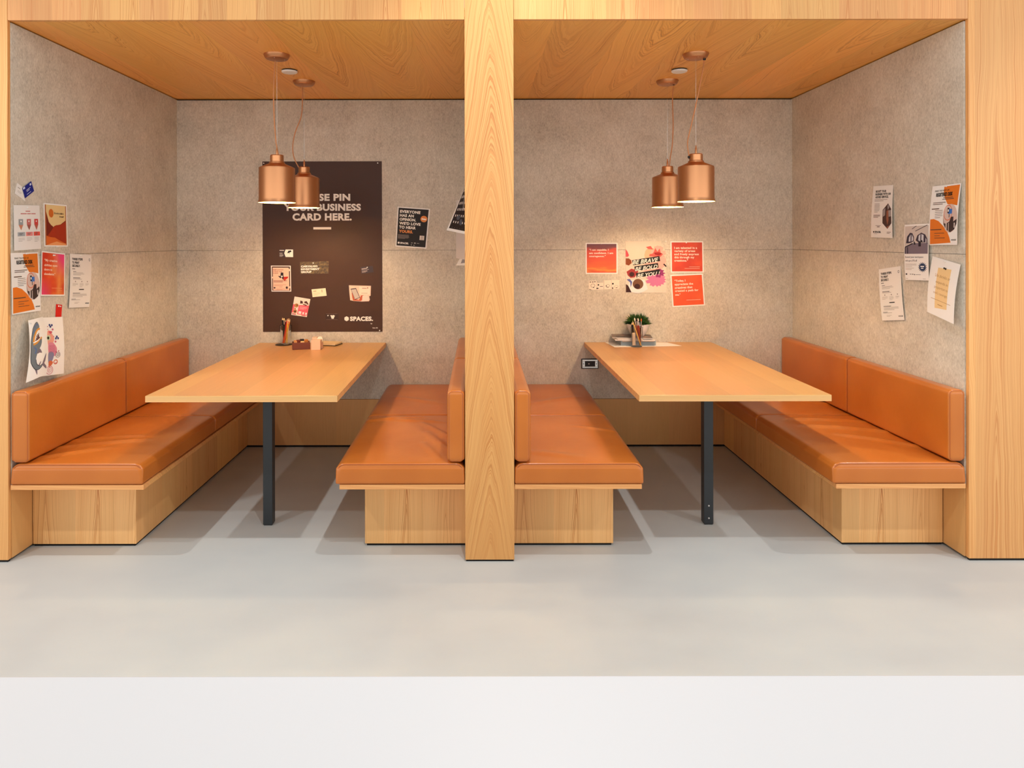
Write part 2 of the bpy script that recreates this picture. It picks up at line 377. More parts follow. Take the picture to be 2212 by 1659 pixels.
def bench(label, wall, aisle, board, plinth, back, folds, gap_front=0.0):
    cx = (wall + aisle) / 2
    root = empty('booth_bench', (cx, D0, 0)); tag(root, label, 'bench', 'upholstered booth benches')
    s = 1 if aisle > wall else -1
    X = lambda x: x - cx
    def span(a, b): return (min(X(a), X(b)), max(X(a), X(b)))
    Y = lambda y: y - D0
    a, b = span(wall + s * 0.001, plinth)
    box('plinth', a, b, Y(YP), Y(D1 - 0.006), 0.012, 0.333, M['wood_plinth'], root, bev=0.0012)
    a, b = span(wall + s * 0.004, plinth - s * 0.008)
    box('kick_strip', a, b, Y(YP + 0.008), Y(D1 - 0.01), 0.0, 0.0115, M['black_gap'], root)
    a, b = span(wall + s * 0.003, board)
    box('seat_board', a, b, Y(D0 + 0.002), Y(D1 - 0.006), 0.334, 0.3555, M['wood_board'], root, bev=0.001)
    ys = ((D0 + 0.001, YM - 0.0015), (YM + 0.0015, D1 - 0.006))
    for k, (ya, yb) in enumerate(ys):
        a, b = span(wall + s * 0.004, aisle)
        fl = folds[k]
        def disp(p, n, fl=fl, a=a, b=b, ya=Y(ya), yb=Y(yb)):
            h = 0.0
            if n.z > 0.3:
                u = (p.x - a) / (b - a); v = (p.y - ya) / (yb - ya)
                h += 0.010 * max(0.0, sin(pi * min(1, max(0, u)))) ** 0.7 * max(0.0, sin(pi * min(1, max(0, v)))) ** 0.7
                au = u if s > 0 else 1 - u            # 0 at the backrest, 1 at the aisle
                for (p0, p1, wd, hg) in fl:
                    d, t = seg_dist(au * abs(b - a), v * (yb - ya), (p0[0] * abs(b - a), p0[1] * (yb - ya)), (p1[0] * abs(b - a), p1[1] * (yb - ya)))
                    h += 1.7 * hg * math.exp(-(d / wd) ** 2) * (sin(pi * min(1, 0.15 + 0.7 * t)))
                h *= min(1.0, (n.z - 0.3) / 0.5)
            else:
                h += 0.003 * (1 - abs(n.z))
            return h - 0.002
        bm = bmesh.new(); add_cushion(bm, a, b, Y(ya), Y(yb), 0.3562, 0.4545, (0.042, 0.014, 0.032), 0.014, disp, True)
        c = from_bm('seat_cushion', bm, M['leather'], root, None, True)
        bm = bmesh.new()
        # seam of the end panel: up the aisle side, along the top edge, down at the wall
        pp = [(a + 0.006, 0.362)] + [(a + 0.006 + 0.034 * (1 - cos(radians(q_))), 0.414 + 0.034 * sin(radians(q_))) for q_ in range(0, 91, 15)]
        pp = pp + [(a + b - x_, z_) for x_, z_ in pp[::-1]]
        add_tube(bm, [(x_, Y(ya) + 0.0055, z_) for x_, z_ in pp], 0.0013, 6)
        from_bm('piping', bm, M['leather_seam'], c, None, True)
        a, b = span(wall + s * 0.004, back)
        bm = bmesh.new()
        add_cushion(bm, a, b, Y(ya), Y(yb), 0.4565, 0.7915, (0.022, 0.013, 0.024), 0.04, lambda p, n: (0.003 if abs(n.x) > 0.8 else 0.0) - 0.0015)
        bk = from_bm('backrest', bm, M['leather'], root, None, True)
        bm = bmesh.new(); piping_loop(bm, a + 0.007, b - 0.007, 0.463, 0.785, Y(ya) + 0.0052, 0.016, 0.0012)
        from_bm('piping', bm, M['leather_seam'], bk, None, True)
    return root

FA = [((0.02, 0.25), (0.75, 0.42), 0.020, 0.006), ((0.05, 0.40), (0.65, 0.50), 0.016, 0.005), ((0.10, 0.10), (0.55, 0.26), 0.02, 0.005)]
FB = [((0.45, 0.93), (0.95, 0.86), 0.022, 0.007), ((0.25, 0.80), (0.70, 0.86), 0.020, 0.007), ((0.05, 0.35), (0.45, 0.80), 0.018, 0.006), ((0.10, 0.15), (0.35, 0.55), 0.016, 0.006), ((0.2, 0.06), (0.36, 0.34), 0.014, 0.005)]
FC = [((0.60, 0.70), (0.95, 0.60), 0.014, 0.004), ((0.1, 0.2), (0.5, 0.1), 0.03, 0.003)]
FD = [((0.05, 0.25), (0.60, 0.50), 0.018, 0.007), ((0.05, 0.55), (0.75, 0.70), 0.02, 0.008), ((0.10, 0.80), (0.80, 0.88), 0.02, 0.007)]
FN = [((0.3, 0.3), (0.8, 0.5), 0.03, 0.003)]
bench('saddle brown leather bench along the left side wall under the shark drawing', -2.175, -1.562, -1.556, -1.672, -2.089, (FA, FN))
bench('saddle brown leather bench left of the centre post, facing the left table', PL, -0.666, -0.649, -0.558, -0.148, (FB, FN))
bench('saddle brown leather bench right of the centre post, facing the right table', PR, 0.759, 0.752, 0.650, 0.236, (FC, FN))
bench('saddle brown leather bench along the right side wall', 2.255, 1.637, 1.652, 1.762, 2.175, (FD, FD))

# ------------------------------------------------------------------ tables
ZT = 0.752
def table(label, x0, x1, legx, legy, bolts):
    cx = (x0 + x1) / 2; y0 = 3.244
    root = empty('booth_table', (cx, legy, 0)); tag(root, label, 'table', 'wall-mounted booth tables')
    hw = (x1 - x0) / 2
    box('tabletop', -hw + 0.003, hw - 0.003, y0 + 0.003 - legy, D1 - 0.001 - legy, ZT - 0.030, ZT, M['wood_table'], root, bev=0.0015)
    bm = bmesh.new()
    add_box(bm, -hw, hw, y0 - legy, y0 + 0.0028 - legy, ZT - 0.0298, ZT - 0.0004, 0.0008)
    add_box(bm, -hw, -hw + 0.0028, y0 + 0.003 - legy, D1 - 0.002 - legy, ZT - 0.0298, ZT - 0.0004)
    add_box(bm, hw - 0.0028, hw, y0 + 0.003 - legy, D1 - 0.002 - legy, ZT - 0.0298, ZT - 0.0004)
    from_bm('edge_band', bm, M['wood_edge'], root)
    box('mounting_plate', legx - cx - 0.09, legx - cx + 0.09, -0.09, 0.09, ZT - 0.0365, ZT - 0.0302, M['black_steel'], root)
    lg = box('leg', legx - cx - 0.0245, legx - cx + 0.0245, -0.0245, 0.0245, 0.004, ZT - 0.0367, M['black_steel'], root, bev=0.002)
    box('foot', legx - cx - 0.021, legx - cx + 0.021, -0.021, 0.021, 0.0, 0.0039, M['black_plastic'], lg)
    for z in bolts:
        b = lathe('bolt', [(0, 0.004), (0.004, 0.003), (0.0055, 0.0), (0, 0.0)], M['steel'], lg, 12, (legx - cx, -0.0246, z)); b.rotation_euler = (radians(90), 0, 0)
    return root
table('pale wood table in the left booth with a brown wooden puzzle box', -1.583, -0.673, -1.106, 3.60, ())
table('pale wood table in the right booth with a potted plant', 0.757, 1.668, 1.196, 3.60, (0.035, 0.10))

# ------------------------------------------------------------------ pendants
def pendant(label, x, y, zb, cord_pts, grommet, wire=True):
    root = empty('pendant_lamp', (x, y, ZC)); tag(root, label, 'lamp', 'copper pendant lamps')
    d = ZC
    Z = lambda z: z - d
    cn = lathe('ceiling_canopy', [(0, Z(ZC - 0.026)), (0.050, Z(ZC - 0.026)), (0.058, Z(ZC - 0.024)), (0.063, Z(ZC - 0.018)), (0.070, Z(ZC - 0.004)), (0.070, Z(ZC)), (0, Z(ZC))], M['copper'], root, 40)
    for a in (20, 160, 270):
        lathe('screw', [(0, -0.002), (0.003, -0.001), (0.003, 0.0), (0, 0.0)], M['steel'], cn, 8, (0.042 * cos(radians(a)), 0.042 * sin(radians(a)), Z(ZC - 0.026)))
    zt = zb + 0.262
    lathe('shade', [(0.100, Z(zb)), (0.1010, Z(zb + 0.004)), (0.0975, Z(zb + 0.014)), (0.0965, Z(zb + 0.022)), (0.0965, Z(zb + 0.186)), (0.095, Z(zb + 0.192)), (0.044, Z(zb + 0.214)),
                    (0.042, Z(zb + 0.219)), (0.0415, Z(zb + 0.223)), (0.036, Z(zb + 0.226)), (0.036, Z(zt - 0.004)), (0.033, Z(zt)), (0, Z(zt))], M['copper'], root, 64, sharp=30)
    lathe('shade_lining', [(0.0992, Z(zb + 0.0004)), (0.0955, Z(zb + 0.014)), (0.0945, Z(zb + 0.022)), (0.0945, Z(zb + 0.184)), (0.040, Z(zb + 0.208)), (0.0, Z(zb + 0.210))], M['liner'], root, 64, sharp=30)
    lathe('stem', [(0.006, Z(zt)), (0.006, Z(zt + 0.030)), (0.004, Z(zt + 0.033)), (0.0025, Z(zt + 0.048)), (0, Z(zt + 0.048))], M['copper'], root, 12)
    lathe('lamp_bulb', [(0.018, Z(zb + 0.205)), (0.018, Z(zb + 0.165)), (0.028, Z(zb + 0.145)), (0.032, Z(zb + 0.120)), (0.026, Z(zb + 0.098)), (0.012, Z(zb + 0.089)), (0, Z(zb + 0.087))], M['bulb'], root, 24, sharp=60)
    pts = catmull([(px_, py_, Z(pz_)) for px_, py_, pz_ in cord_pts], 8)
    tube('cord', pts, 0.0034, M['cord'], root, 8)
    if wire: tube('suspension_wire', [(0, 0, Z(zt + 0.046)), (0, 0, Z(ZC - 0.028))], 0.0005, M['steel'], root, 6)
    for (gx, gy, gz) in grommet:
        bm = bmesh.new(); bmesh.ops.create_uvsphere(bm, u_segments=12, v_segments=8, radius=0.0085)
        from_bm('cord_grommet', bm, M['black_plastic'], root, (gx, gy, Z(gz)), True)
    lamp('pendant_glow', 'POINT', (x, y, zb + 0.048), 11.0, (1.0, 0.80, 0.54), shadow_soft_size=0.022)
    return root

def cord_from_px(pts, D, x):
    return [((px - CX) * D / F - x, 0.0, H - (py - CY) * D / F) for px, py in pts]
def zz(z4x, z4y, ox, oy, s): return (ox + z4x / s, oy + z4y / s)
xa = (598.6 - CX) * 3.77 / F
c1 = cord_from_px([zz(q[0], q[1], 540, 90, 4.483) for q in ((246, 185), (236, 330), (231, 560), (240, 800), (256, 980), (276, 1094))], 3.77, xa)
pendant('copper pendant lamp over the left table, the nearer and larger-looking of two', xa, 3.77, 1.696, c1, ())
xb = (657.4 - CX) * 4.40 / F
c2 = cord_from_px([zz(q[0], q[1], 540, 90, 4.483) for q in ((508, 428), (510, 560), (498, 720), (442, 870), (416, 1000), (428, 1120), (486, 1238))], 4.40, xb)
pendant('copper pendant lamp over the left table, half hidden behind the nearer one', xb, 4.40, 1.698, c2, ((c2[-1][0], 0, c2[-1][2]),))
xc = (1503.7 - CX) * 3.77 / F
c3 = cord_from_px([zz(q[0], q[1], 1340, 90, 4.483) for q in ((818, 172), (798, 300), (746, 560), (690, 810), (655, 960), (656, 1040), (668, 1122))], 3.77, xc)
pendant('copper pendant lamp over the right table, the nearer one with a black cord grommet', xc, 3.77, 1.698, c3, ((c3[-1][0], 0, c3[-1][2]), (c3[0][0], 0, c3[0][2])))
xd = (1442.2 - CX) * 4.40 / F
c4 = cord_from_px([zz(q[0], q[1], 1340, 90, 4.483) for q in ((520, 415), (508, 540), (513, 800), (505, 1000), (488, 1110), (476, 1207))], 4.40, xd)
pendant('copper pendant lamp over the right table, farther one partly behind the other', xd, 4.40, 1.698, c4, ((c4[0][0], 0, c4[0][2]),))
for px, lab in ((626, 'left'), (1468, 'right')):
    o = lathe('ceiling_sensor', [(0, -0.016), (0.042, -0.016), (0.046, -0.013), (0.047, -0.007), (0.047, -0.0065)], M['sensor'], None, 40, ((px - CX) * 4.11 / F, 4.11, ZC))
    tag(o, 'flat white round sensor on the wood ceiling of the %s booth' % lab, 'sensor', 'round ceiling sensors')
    lathe('mount', [(0.047, -0.0064), (0.044, 0.0), (0, 0.0)], M['black_gap'], o, 40)

# ------------------------------------------------------------------ sheets with print on them
_txt_cache = {}
def text_mesh(s, bold, shear=0.0):
    key = (s, bold, shear)
    if key not in _txt_cache:
        c = bpy.data.curves.new('lettering', 'FONT'); c.body = s; c.size = 1.0; c.dimensions = '2D'; c.fill_mode = 'BOTH'
        c.offset = bold; c.resolution_u = 3; c.shear = shear; c.space_character = 1.0 + bold * 1.5
        o = bpy.data.objects.new('lettering', c); COL.objects.link(o)
        dg = bpy.context.evaluated_depsgraph_get(); ev = o.evaluated_get(dg); me = ev.to_mesh()
        vs = [(v.co.x, v.co.y) for v in me.vertices]; fs = [tuple(p.vertices) for p in me.polygons]
        ev.to_mesh_clear(); COL.objects.unlink(o); bpy.data.objects.remove(o); bpy.data.curves.remove(c)
        x0 = min(v[0] for v in vs); x1 = max(v[0] for v in vs); y0 = min(v[1] for v in vs); y1 = max(v[1] for v in vs)
        _txt_cache[key] = ([((x - x0) / (x1 - x0), (y1 - y) / (y1 - y0)) for x, y in vs], fs)
    return _txt_cache[key]

def shape_faces(bm, sh):
    k = sh[0]
    def poly(pts):
        vs = [bm.verts.new((u, v, 0)) for u, v in pts]; bm.faces.new(vs)
    if k == 'r': poly([(sh[1], sh[2]), (sh[3], sh[2]), (sh[3], sh[4]), (sh[1], sh[4])])
    elif k == 'p': poly(sh[1])
    elif k == 'b':                                   # smooth closed outline through the points
        P = [Vector((u, v, 0)) for u, v in sh[1]]; n = len(P); out = []
        for i in range(n):
            a, b, c, d = P[i - 1], P[i], P[(i + 1) % n], P[(i + 2) % n]
            for j in range(4):
                t = j / 4; q = 0.5 * ((2 * b) + (c - a) * t + (2 * a - 5 * b + 4 * c - d) * t * t + (3 * b - a - 3 * c + d) * t ** 3)
                out.append((min(0.995, max(0.005, q.x)), min(0.995, max(0.005, q.y))))
        poly(out)
    elif k == 'e':
        n = 28; poly([(sh[1] + sh[3] * cos(2 * pi * i / n), sh[2] + sh[4] * sin(2 * pi * i / n)) for i in range(n)])
    elif k == 'o':
        n = 28; a = []; b = []
        for i in range(n):
            c_, s_ = cos(2 * pi * i / n), sin(2 * pi * i / n)
            a.append(bm.verts.new((sh[1] + sh[3] * c_, sh[2] + sh[4] * s_, 0)))
            f_ = 1 - sh[5]; b.append(bm.verts.new((sh[1] + sh[3] * f_ * c_, sh[2] + sh[4] * f_ * s_, 0)))
        for i in range(n): bm.faces.new((a[i], a[(i + 1) % n], b[(i + 1) % n], b[i]))
    elif k == 's':                                   # stroke along points, width w in u
        pts = sh[1] if len(sh[1]) < 3 else [(q.x, q.y) for q in catmull([(u, v, 0) for u, v in sh[1]], 5)]; wd = sh[2]; asp = sh[3] if len(sh) > 3 else 1.0
        L = []
        for i, p in enumerate(pts):
            q0 = pts[max(0, i - 1)]; q1 = pts[min(len(pts) - 1, i + 1)]
            dx, dy = q1[0] - q0[0], (q1[1] - q0[1]) / asp; ln = math.hypot(dx, dy) or 1
            nx, ny = -dy / ln * wd / 2, dx / ln * wd / 2 * asp
            L.append((bm.verts.new((p[0] + nx, p[1] + ny, 0)), bm.verts.new((p[0] - nx, p[1] - ny, 0))))
        for a, b in zip(L, L[1:]): bm.faces.new((a[0], b[0], b[1], a[1]))
    elif k == 't':
        bold = sh[6] if len(sh) > 6 else 0.03; shear = sh[7] if len(sh) > 7 else 0.0; slope = sh[8] if len(sh) > 8 else 0.0
        vs, fs = text_mesh(sh[1], bold, shear); u0, v0, u1, v1 = sh[2:6]
        nv = [bm.verts.new((u0 + x * (u1 - u0), v0 + y * (v1 - v0) + slope * x, 0)) for x, y in vs]
        for f in fs:
            try: bm.faces.new([nv[i] for i in f])
            except ValueError: pass

def lines(u0, v0, u1, v1, n, seed=1, th=0.35):
    """rows of small unreadable print"""
    rnd = random.Random(seed); out = []; st = (v1 - v0) / n
    for i in range(n):
        e = u1 if i < n - 1 else u0 + (u1 - u0) * 0.7
        out.append(('r', u0, v0 + st * i, u0 + (e - u0) * (0.86 + 0.14 * rnd.random()), v0 + st * (i + th)))
    return out

class Sheet:
    def __init__(s, name, label, cat, corners, mat, group=None, bulge=None, grid=10, thick=0.0005, outline=None):
        s.c = corners; s.bulge = bulge; s.curved = bulge is not None or abs((corners[2] - corners[0]).dot((corners[1] - corners[0]).cross(corners[3] - corners[0]).normalized())) > 2e-4; s.grid = grid
        s.org = (corners[0] + corners[1] + corners[2] + corners[3]) / 4
        s.nl = 0; s.eps = 1e-3
        toward = Vector((0, 0, H)) - s.org
        n = s.raw_n(0.5, 0.5); s.sg = 1 if n.dot(s.face_dir(toward)) > 0 else -1
        bm = bmesh.new()
        if outline is None: outline = [(0, 0), (1, 0), (1, 1), (0, 1)]
        f = bm.faces.new([bm.verts.new((u, v, 0)) for u, v in outline])
        s.cut(bm, True)
        fr = {}; bk = {}
        bm2 = bmesh.new(); uvl = bm2.loops.layers.uv.new('UVMap')
        bm.verts.index_update()
        for v in bm.verts:
            p, nn = s.pos(v.co.x, v.co.y); fr[v.index] = bm2.verts.new(p + nn * thick); bk[v.index] = bm2.verts.new(p)
        def mk(vs, uvs):
            fc = bm2.faces.new(vs)
            for lp, q in zip(fc.loops, uvs): lp[uvl].uv = q
        for f in bm.faces:
            q = [(v.co.x, v.co.y) for v in f.verts]
            mk([fr[v.index] for v in f.verts], q); mk([bk[v.index] for v in reversed(f.verts)], q[::-1])
        for e in bm.edges:
            if len(e.link_faces) == 1:
                a, b = e.verts; mk([fr[a.index], fr[b.index], bk[b.index], bk[a.index]], [(a.co.x, a.co.y), (b.co.x, b.co.y)] * 2)
        bm.free()
        s.thick = thick
        s.o = from_bm(name, bm2, mat, None, s.org, s.curved, 40); tag(s.o, label, cat, group)
    def face_dir(s, toward): return toward
    def raw(s, u, v):
        c = s.c; p = c[0] * (1 - u) * (1 - v) + c[1] * u * (1 - v) + c[2] * u * v + c[3] * (1 - u) * v
        return p
    def raw_n(s, u, v):
        return ((s.raw(u + .01, v) - s.raw(u - .01, v)).cross(s.raw(u, v + .01) - s.raw(u, v - .01))).normalized()
    def pt(s, u, v):
        p = s.raw(u, v)
        if s.bulge: p = p + s.raw_n(0.5, 0.5) * s.sg * s.bulge(u, v)
        return p
    def pos(s, u, v):
        n = ((s.pt(u + .01, v) - s.pt(u - .01, v)).cross(s.pt(u, v + .01) - s.pt(u, v - .01))).normalized() * s.sg
        return s.pt(u, v) - s.org, n
    def cut(s, bm, force=False):
        if not (s.curved or force): return
        for i in range(1, s.grid):
            for no in ((1, 0, 0), (0, 1, 0)):
                g = bm.verts[:] + bm.edges[:] + bm.faces[:]
                bmesh.ops.bisect_plane(bm, geom=g, plane_co=(i / s.grid, i / s.grid, 0), plane_no=no, dist=1e-6)
    def ink(s, name, mat, shapes, label=None, layer=None):
        s.nl += 1; off = s.thick + 0.0001 * (layer or s.nl)
        bm = bmesh.new()
        many = len(shapes) > 8; hgt = {}
        for i_, sh in enumerate(shapes):
            n0 = len(bm.verts); shape_faces(bm, sh); bm.verts.ensure_lookup_table()
            for v in bm.verts[n0:]: v.co.z = 0.0 if many else 0.000012 * i_
        bm.normal_update(); bmesh.ops.triangulate(bm, faces=[f for f in bm.faces if len(f.verts) > 4], ngon_method='EAR_CLIP')
        s.cut(bm)
        uvl = bm.loops.layers.uv.new('UVMap')
        for f in bm.faces:
            for lp in f.loops: lp[uvl].uv = (lp.vert.co.x, lp.vert.co.y)
        for v in bm.verts:
            p, n = s.pos(v.co.x, v.co.y); v.co = p + n * (off + v.co.z)
        me = bpy.data.meshes.new(name); bm.to_mesh(me); bm.free()
        o = link(name, me, mat, s.o)
        if label: o['label'] = label
        return o

def wall_corners(pl, q, hs=(0, 0, 0, 0), base=0.0012):
    out = []
    for (px, py), h in zip(q, hs):
        if pl == 'B': out.append(at(px, py, D1 - base - h))
        elif pl == 'L': out.append(on_x(px, py, XL + base + h))
        elif pl == 'R': out.append(on_x(px, py, XR - base - h))
    return out

PIN_N = [0]
def pin(where, p, d, col=None):
    """small round push pin; d = direction it sticks out of the wall"""
    d = Vector(d).normalized(); rot = d.to_track_quat('Z', 'Y')
    o = lathe('push_pin', [(0.0008, 0.0), (0.0008, 0.003), (0.0042, 0.0032), (0.0042, 0.0045), (0.0024, 0.0055), (0.0023, 0.009), (0.0036, 0.0105), (0.0036, 0.0115), (0, 0.012)], col or M['white_plastic'], None, 14, p)
    o.rotation_mode = 'QUATERNION'; o.rotation_quaternion = rot
    tag(o, 'small white push pin ' + where, 'pin', 'white push pins')
    return o
DIRS = {'B': (0, -1, 0), 'L': (1, 0, 0), 'R': (-1, 0, 0)}
def pin_px(where, pl, px, py, h=0.002):
    p = wall_corners(pl, [(px, py)], (h,))[0]; return pin(where, p, DIRS[pl])

PAPER = ink(236, 232, 226, 0.6)
WHITE = ink(244, 240, 234, 0.6)
BLACK = ink(24, 20, 18)
GREY = ink(120, 112, 106)
PALE = ink(176, 168, 160)
BORDER = WHITE

# --- big brown notice poster
def poster_mat():
    t = NT('dark_brown_poster_paper'); v, o = t.obj()
    t.base(srgb(72, 48, 37), 0.5, 0.0, 0.25); t.bump(t.noise(v, 5.0, 2.0), 0.35, 0.02); return t.m
Q = [(567, 348), (825, 348), (826, 716), (568, 716)]
S = Sheet('poster', 'large dark brown poster on the back wall asking for business cards', 'poster', wall_corners('B', Q), poster_mat(), thick=0.0008)
def pu(px, py): return ((px - 567.3) / 258.2, (py - 348) / 368)
def T(txt, x0, y0, x1, y1, bold=0.045, *a):
    u0, v0 = pu(x0, y0); u1, v1 = pu(x1, y1); return ('t', txt, u0, v0, u1, v1, bold) + a
CREAM = ink(246, 238, 226)
S.ink('headline', CREAM, [T('PLEASE PIN', 636, 418, 757, 433.5), T('YOUR BUSINESS', 613, 439.5, 780, 455), T('CARD HERE.', 632, 460, 760, 476)], 'bold cream capital lettering')
S.ink('rule', CREAM, [('r',) + pu(677, 490) + pu(715.5, 495)])
hx = [(748 + 5.4 * sin(pi / 3 * k), 688 - 5.4 * cos(pi / 3 * k)) for k in range(6)]
S.ink('logo', CREAM, [('p', [pu(*h) for h in hx]), T('SPACES.', 755.3, 683.2, 805, 693, 0.05)], 'cream hexagon and bold word mark')
S.ink('small_print', CREAM, [T('by', 800, 697, 803.5, 700.5, 0.02), T('Suite 100', 804, 706.5, 815, 709, 0.02)])
for wh, x, y in (('in the top left corner of the brown poster', 570.5, 352), ('in the top right corner of the brown poster', 816.5, 352), ('in the bottom right corner of the brown poster', 820, 713.5)):
    pin_px(wh, 'B', x, y)

def card(name, label, q, mat, cat='card', group='cards pinned to the brown poster', lift=0.0032, **kw):
    return Sheet(name, label, cat, wall_corners('B', q, base=lift), mat, group, grid=4, **kw)
s = card('business_card', 'dark business card with a cream pentagon on the brown poster', [(603, 537.5), (633.3, 538), (633.5, 555), (603, 554.5)], ink(60, 46, 50))
s.ink('emblem', CREAM, [('p', [(0.36, 0.5), (0.46, 0.02), (0.99, 0.02), (0.99, 0.98), (0.46, 0.98)])], 'cream pentagon')
s.ink('tree_mark', BLACK, [('e', 0.70, 0.30, 0.07, 0.13), ('e', 0.80, 0.25, 0.07, 0.12), ('e', 0.64, 0.42, 0.05, 0.08), ('r', 0.735, 0.3, 0.755, 0.62)])
s.ink('print', ink(214, 204, 196), [('r', 0.03, 0.10, 0.35, 0.2), ('r', 0.03, 0.48, 0.24, 0.54)] + lines(0.03, 0.66, 0.32, 0.98, 4, 3))
s = card('flyer', 'pink flyer with a black and red state map on the brown poster', [(585.2, 573), (628, 573.2), (629, 629), (586.4, 629)], ink(244, 196, 170))
s.ink('frame', ink(34, 22, 26), [('r', 0.05, 0.035, 0.95, 0.075), ('r', 0.045, 0.075, 0.085, 0.43), ('r', 0.045, 0.49, 0.085, 0.95), ('r', 0.90, 0.075, 0.95, 0.13), ('r', 0.905, 0.21, 0.95, 0.80), ('r', 0.905, 0.87, 0.95, 0.96), ('r', 0.045, 0.95, 0.95, 0.965)])
s.ink('border', WHITE, [('r', 0, 0, 1, 0.022), ('r', 0, 0.975, 1, 1), ('r', 0, 0, 0.03, 1), ('r', 0.97, 0, 1, 1)])
s.ink('map_shape', ink(40, 26, 34), [('p', [(0.49, 0.26), (0.62, 0.27), (0.62, 0.42), (0.66, 0.43), (0.64, 0.55), (0.58, 0.53), (0.52, 0.45), (0.46, 0.49), (0.40, 0.44), (0.34, 0.40), (0.47, 0.40)])])
s.ink('map_coast', ink(196, 44, 30), [('p', [(0.64, 0.43), (0.86, 0.42), (0.84, 0.48), (0.72, 0.55), (0.70, 0.59), (0.66, 0.58), (0.61, 0.50)])])
s.ink('dot', WHITE, [('e', 0.54, 0.415, 0.045, 0.033)])
s.ink('headline', ink(120, 44, 36), [('t', 'KEEP AUSTIN', 0.10, 0.14, 0.62, 0.18, 0.02), ('t', 'COLD and', 0.10, 0.205, 0.54, 0.245, 0.02), ('t', 'CLEAN', 0.10, 0.27, 0.35, 0.31, 0.02)] + lines(0.11, 0.575, 0.88, 0.665, 2, 4, 0.4))
s.ink('print', ink(190, 130, 110), lines(0.14, 0.73, 0.80, 0.81, 2, 5, 0.3) + [('r', 0.4, 0.815, 0.55, 0.83)] + lines(0.25, 0.89, 0.70, 0.95, 2, 6, 0.3))
s.ink('badges', ink(60, 36, 36), [('e', 0.16, 0.855, 0.05, 0.03), ('e', 0.78, 0.85, 0.055, 0.05)])
s = card('flyer', 'olive photo flyer with white investment group lettering on the brown poster', [(648, 565), (710, 563.5), (709.5, 590.5), (648.4, 591)], None)
def olive():
    t = NT('olive_photo_print'); tc = t.n('ShaderNodeTexCoord'); mp = t.n('ShaderNodeMapping'); t.l(tc.outputs['UV'], mp.inputs[0]); mp.inputs['Scale'].default_value = (4, 2, 1)
    n = t.noise(mp.outputs[0], 3.0, 5.0, 0.7); t.base(t.ramp(n, [(0.35, srgb(50, 34, 18)), (0.55, srgb(98, 76, 36)), (0.75, srgb(168, 140, 78))]), 0.4); return t.m
s.o.data.materials.clear(); s.o.data.materials.append(olive())
s.ink('headline', CREAM, [('t', 'CARVALHO', 0.03, 0.30, 0.61, 0.47, 0.05), ('t', 'INVESTMENT', 0.03, 0.53, 0.68, 0.70, 0.05), ('t', 'GROUP', 0.03, 0.76, 0.40, 0.93, 0.05)])
pin_px('on the olive investment flyer', 'B', 677, 567.5, 0.004)
s = card('business_card', 'dark slate business card tilted near the right edge of the brown poster', [(778.6, 576.5), (805, 573.8), (807, 587.5), (780.5, 591)], ink(64, 54, 62))
s.ink('print', ink(206, 190, 184), [('s', [(0.07, 0.30), (0.52, 0.27)], 0.05, 2), ('r', 0.07, 0.44, 0.66, 0.48)] + lines(0.07, 0.62, 0.55, 0.9, 3, 9, 0.4))
pin_px('on the dark slate business card', 'B', 793.5, 577, 0.004)
s = card('business_card', 'cream business card near the middle of the brown poster', [(672.8, 624.5), (703, 621.8), (705.5, 638.3), (675, 641.3)], ink(250, 236, 200))
s.ink('print', ink(206, 186, 150), [('r', 0.10, 0.18, 0.32, 0.34)] + lines(0.10, 0.52, 0.55, 0.9, 3, 2, 0.22) + [('r', 0.68, 0.15, 0.76, 0.5)])
s = card('flyer', 'torn photo flyer of a hand holding a phone on the brown poster', [(753.6, 615.8), (801.2, 617), (800, 651.5), (754.4, 650)], ink(244, 206, 182),
         outline=[(0, 0), (1, 0.0), (1, 0.62), (0.93, 0.66), (0.97, 0.86), (0.93, 0.97), (0.60, 1.0), (0.2, 0.98), (0.04, 0.94), (0.01, 0.40)])
s.ink('card_picture', ink(248, 224, 204), [('r', 0.47, 0.06, 0.97, 0.56)])
s.ink('hand', ink(196, 96, 66), [('p', [(0.12, 0.45), (0.2, 0.48), (0.24, 0.84), (0.46, 0.90), (0.55, 0.62), (0.66, 0.60), (0.72, 0.78), (0.54, 0.97), (0.18, 0.96), (0.14, 0.74)])])
s.ink('sleeve', ink(236, 216, 200), [('p', [(0.72, 0.60), (0.86, 0.58), (0.94, 0.84), (0.90, 0.95), (0.60, 0.97), (0.62, 0.64)])])
s.ink('phone', ink(66, 52, 60), [('p', [(0.07, 0.22), (0.32, 0.16), (0.51, 0.76), (0.27, 0.90)])])
s.ink('phone_screen', ink(204, 190, 180), [('p', [(0.10, 0.27), (0.31, 0.22), (0.48, 0.74), (0.27, 0.86)])])
s.ink('print', ink(170, 120, 100), [('r', 0.60, 0.14, 0.80, 0.18), ('r', 0.82, 0.10, 0.88, 0.17), ('r', 0.56, 0.46, 0.85, 0.48)])
s = card('flyer', 'pink and cream food flyer tilted at the bottom of the brown poster', [(636.2, 639.8), (670.3, 645.5), (662.5, 684.2), (628.8, 679.4)], ink(246, 226, 210))
s.ink('pink_panel', ink(236, 98, 112), [('p', [(0.36, 0.42), (1, 0.36), (1, 0.92), (0.36, 0.92)]), ('p', [(0, 0.42), (0.12, 0.40), (0.10, 0.86), (0, 0.88)])])
s.ink('plates', ink(190, 128, 70), [('e', 0.22, 0.46, 0.13, 0.11), ('e', 0.20, 0.78, 0.12, 0.10), ('e', 0.17, 0.64, 0.05, 0.05)])
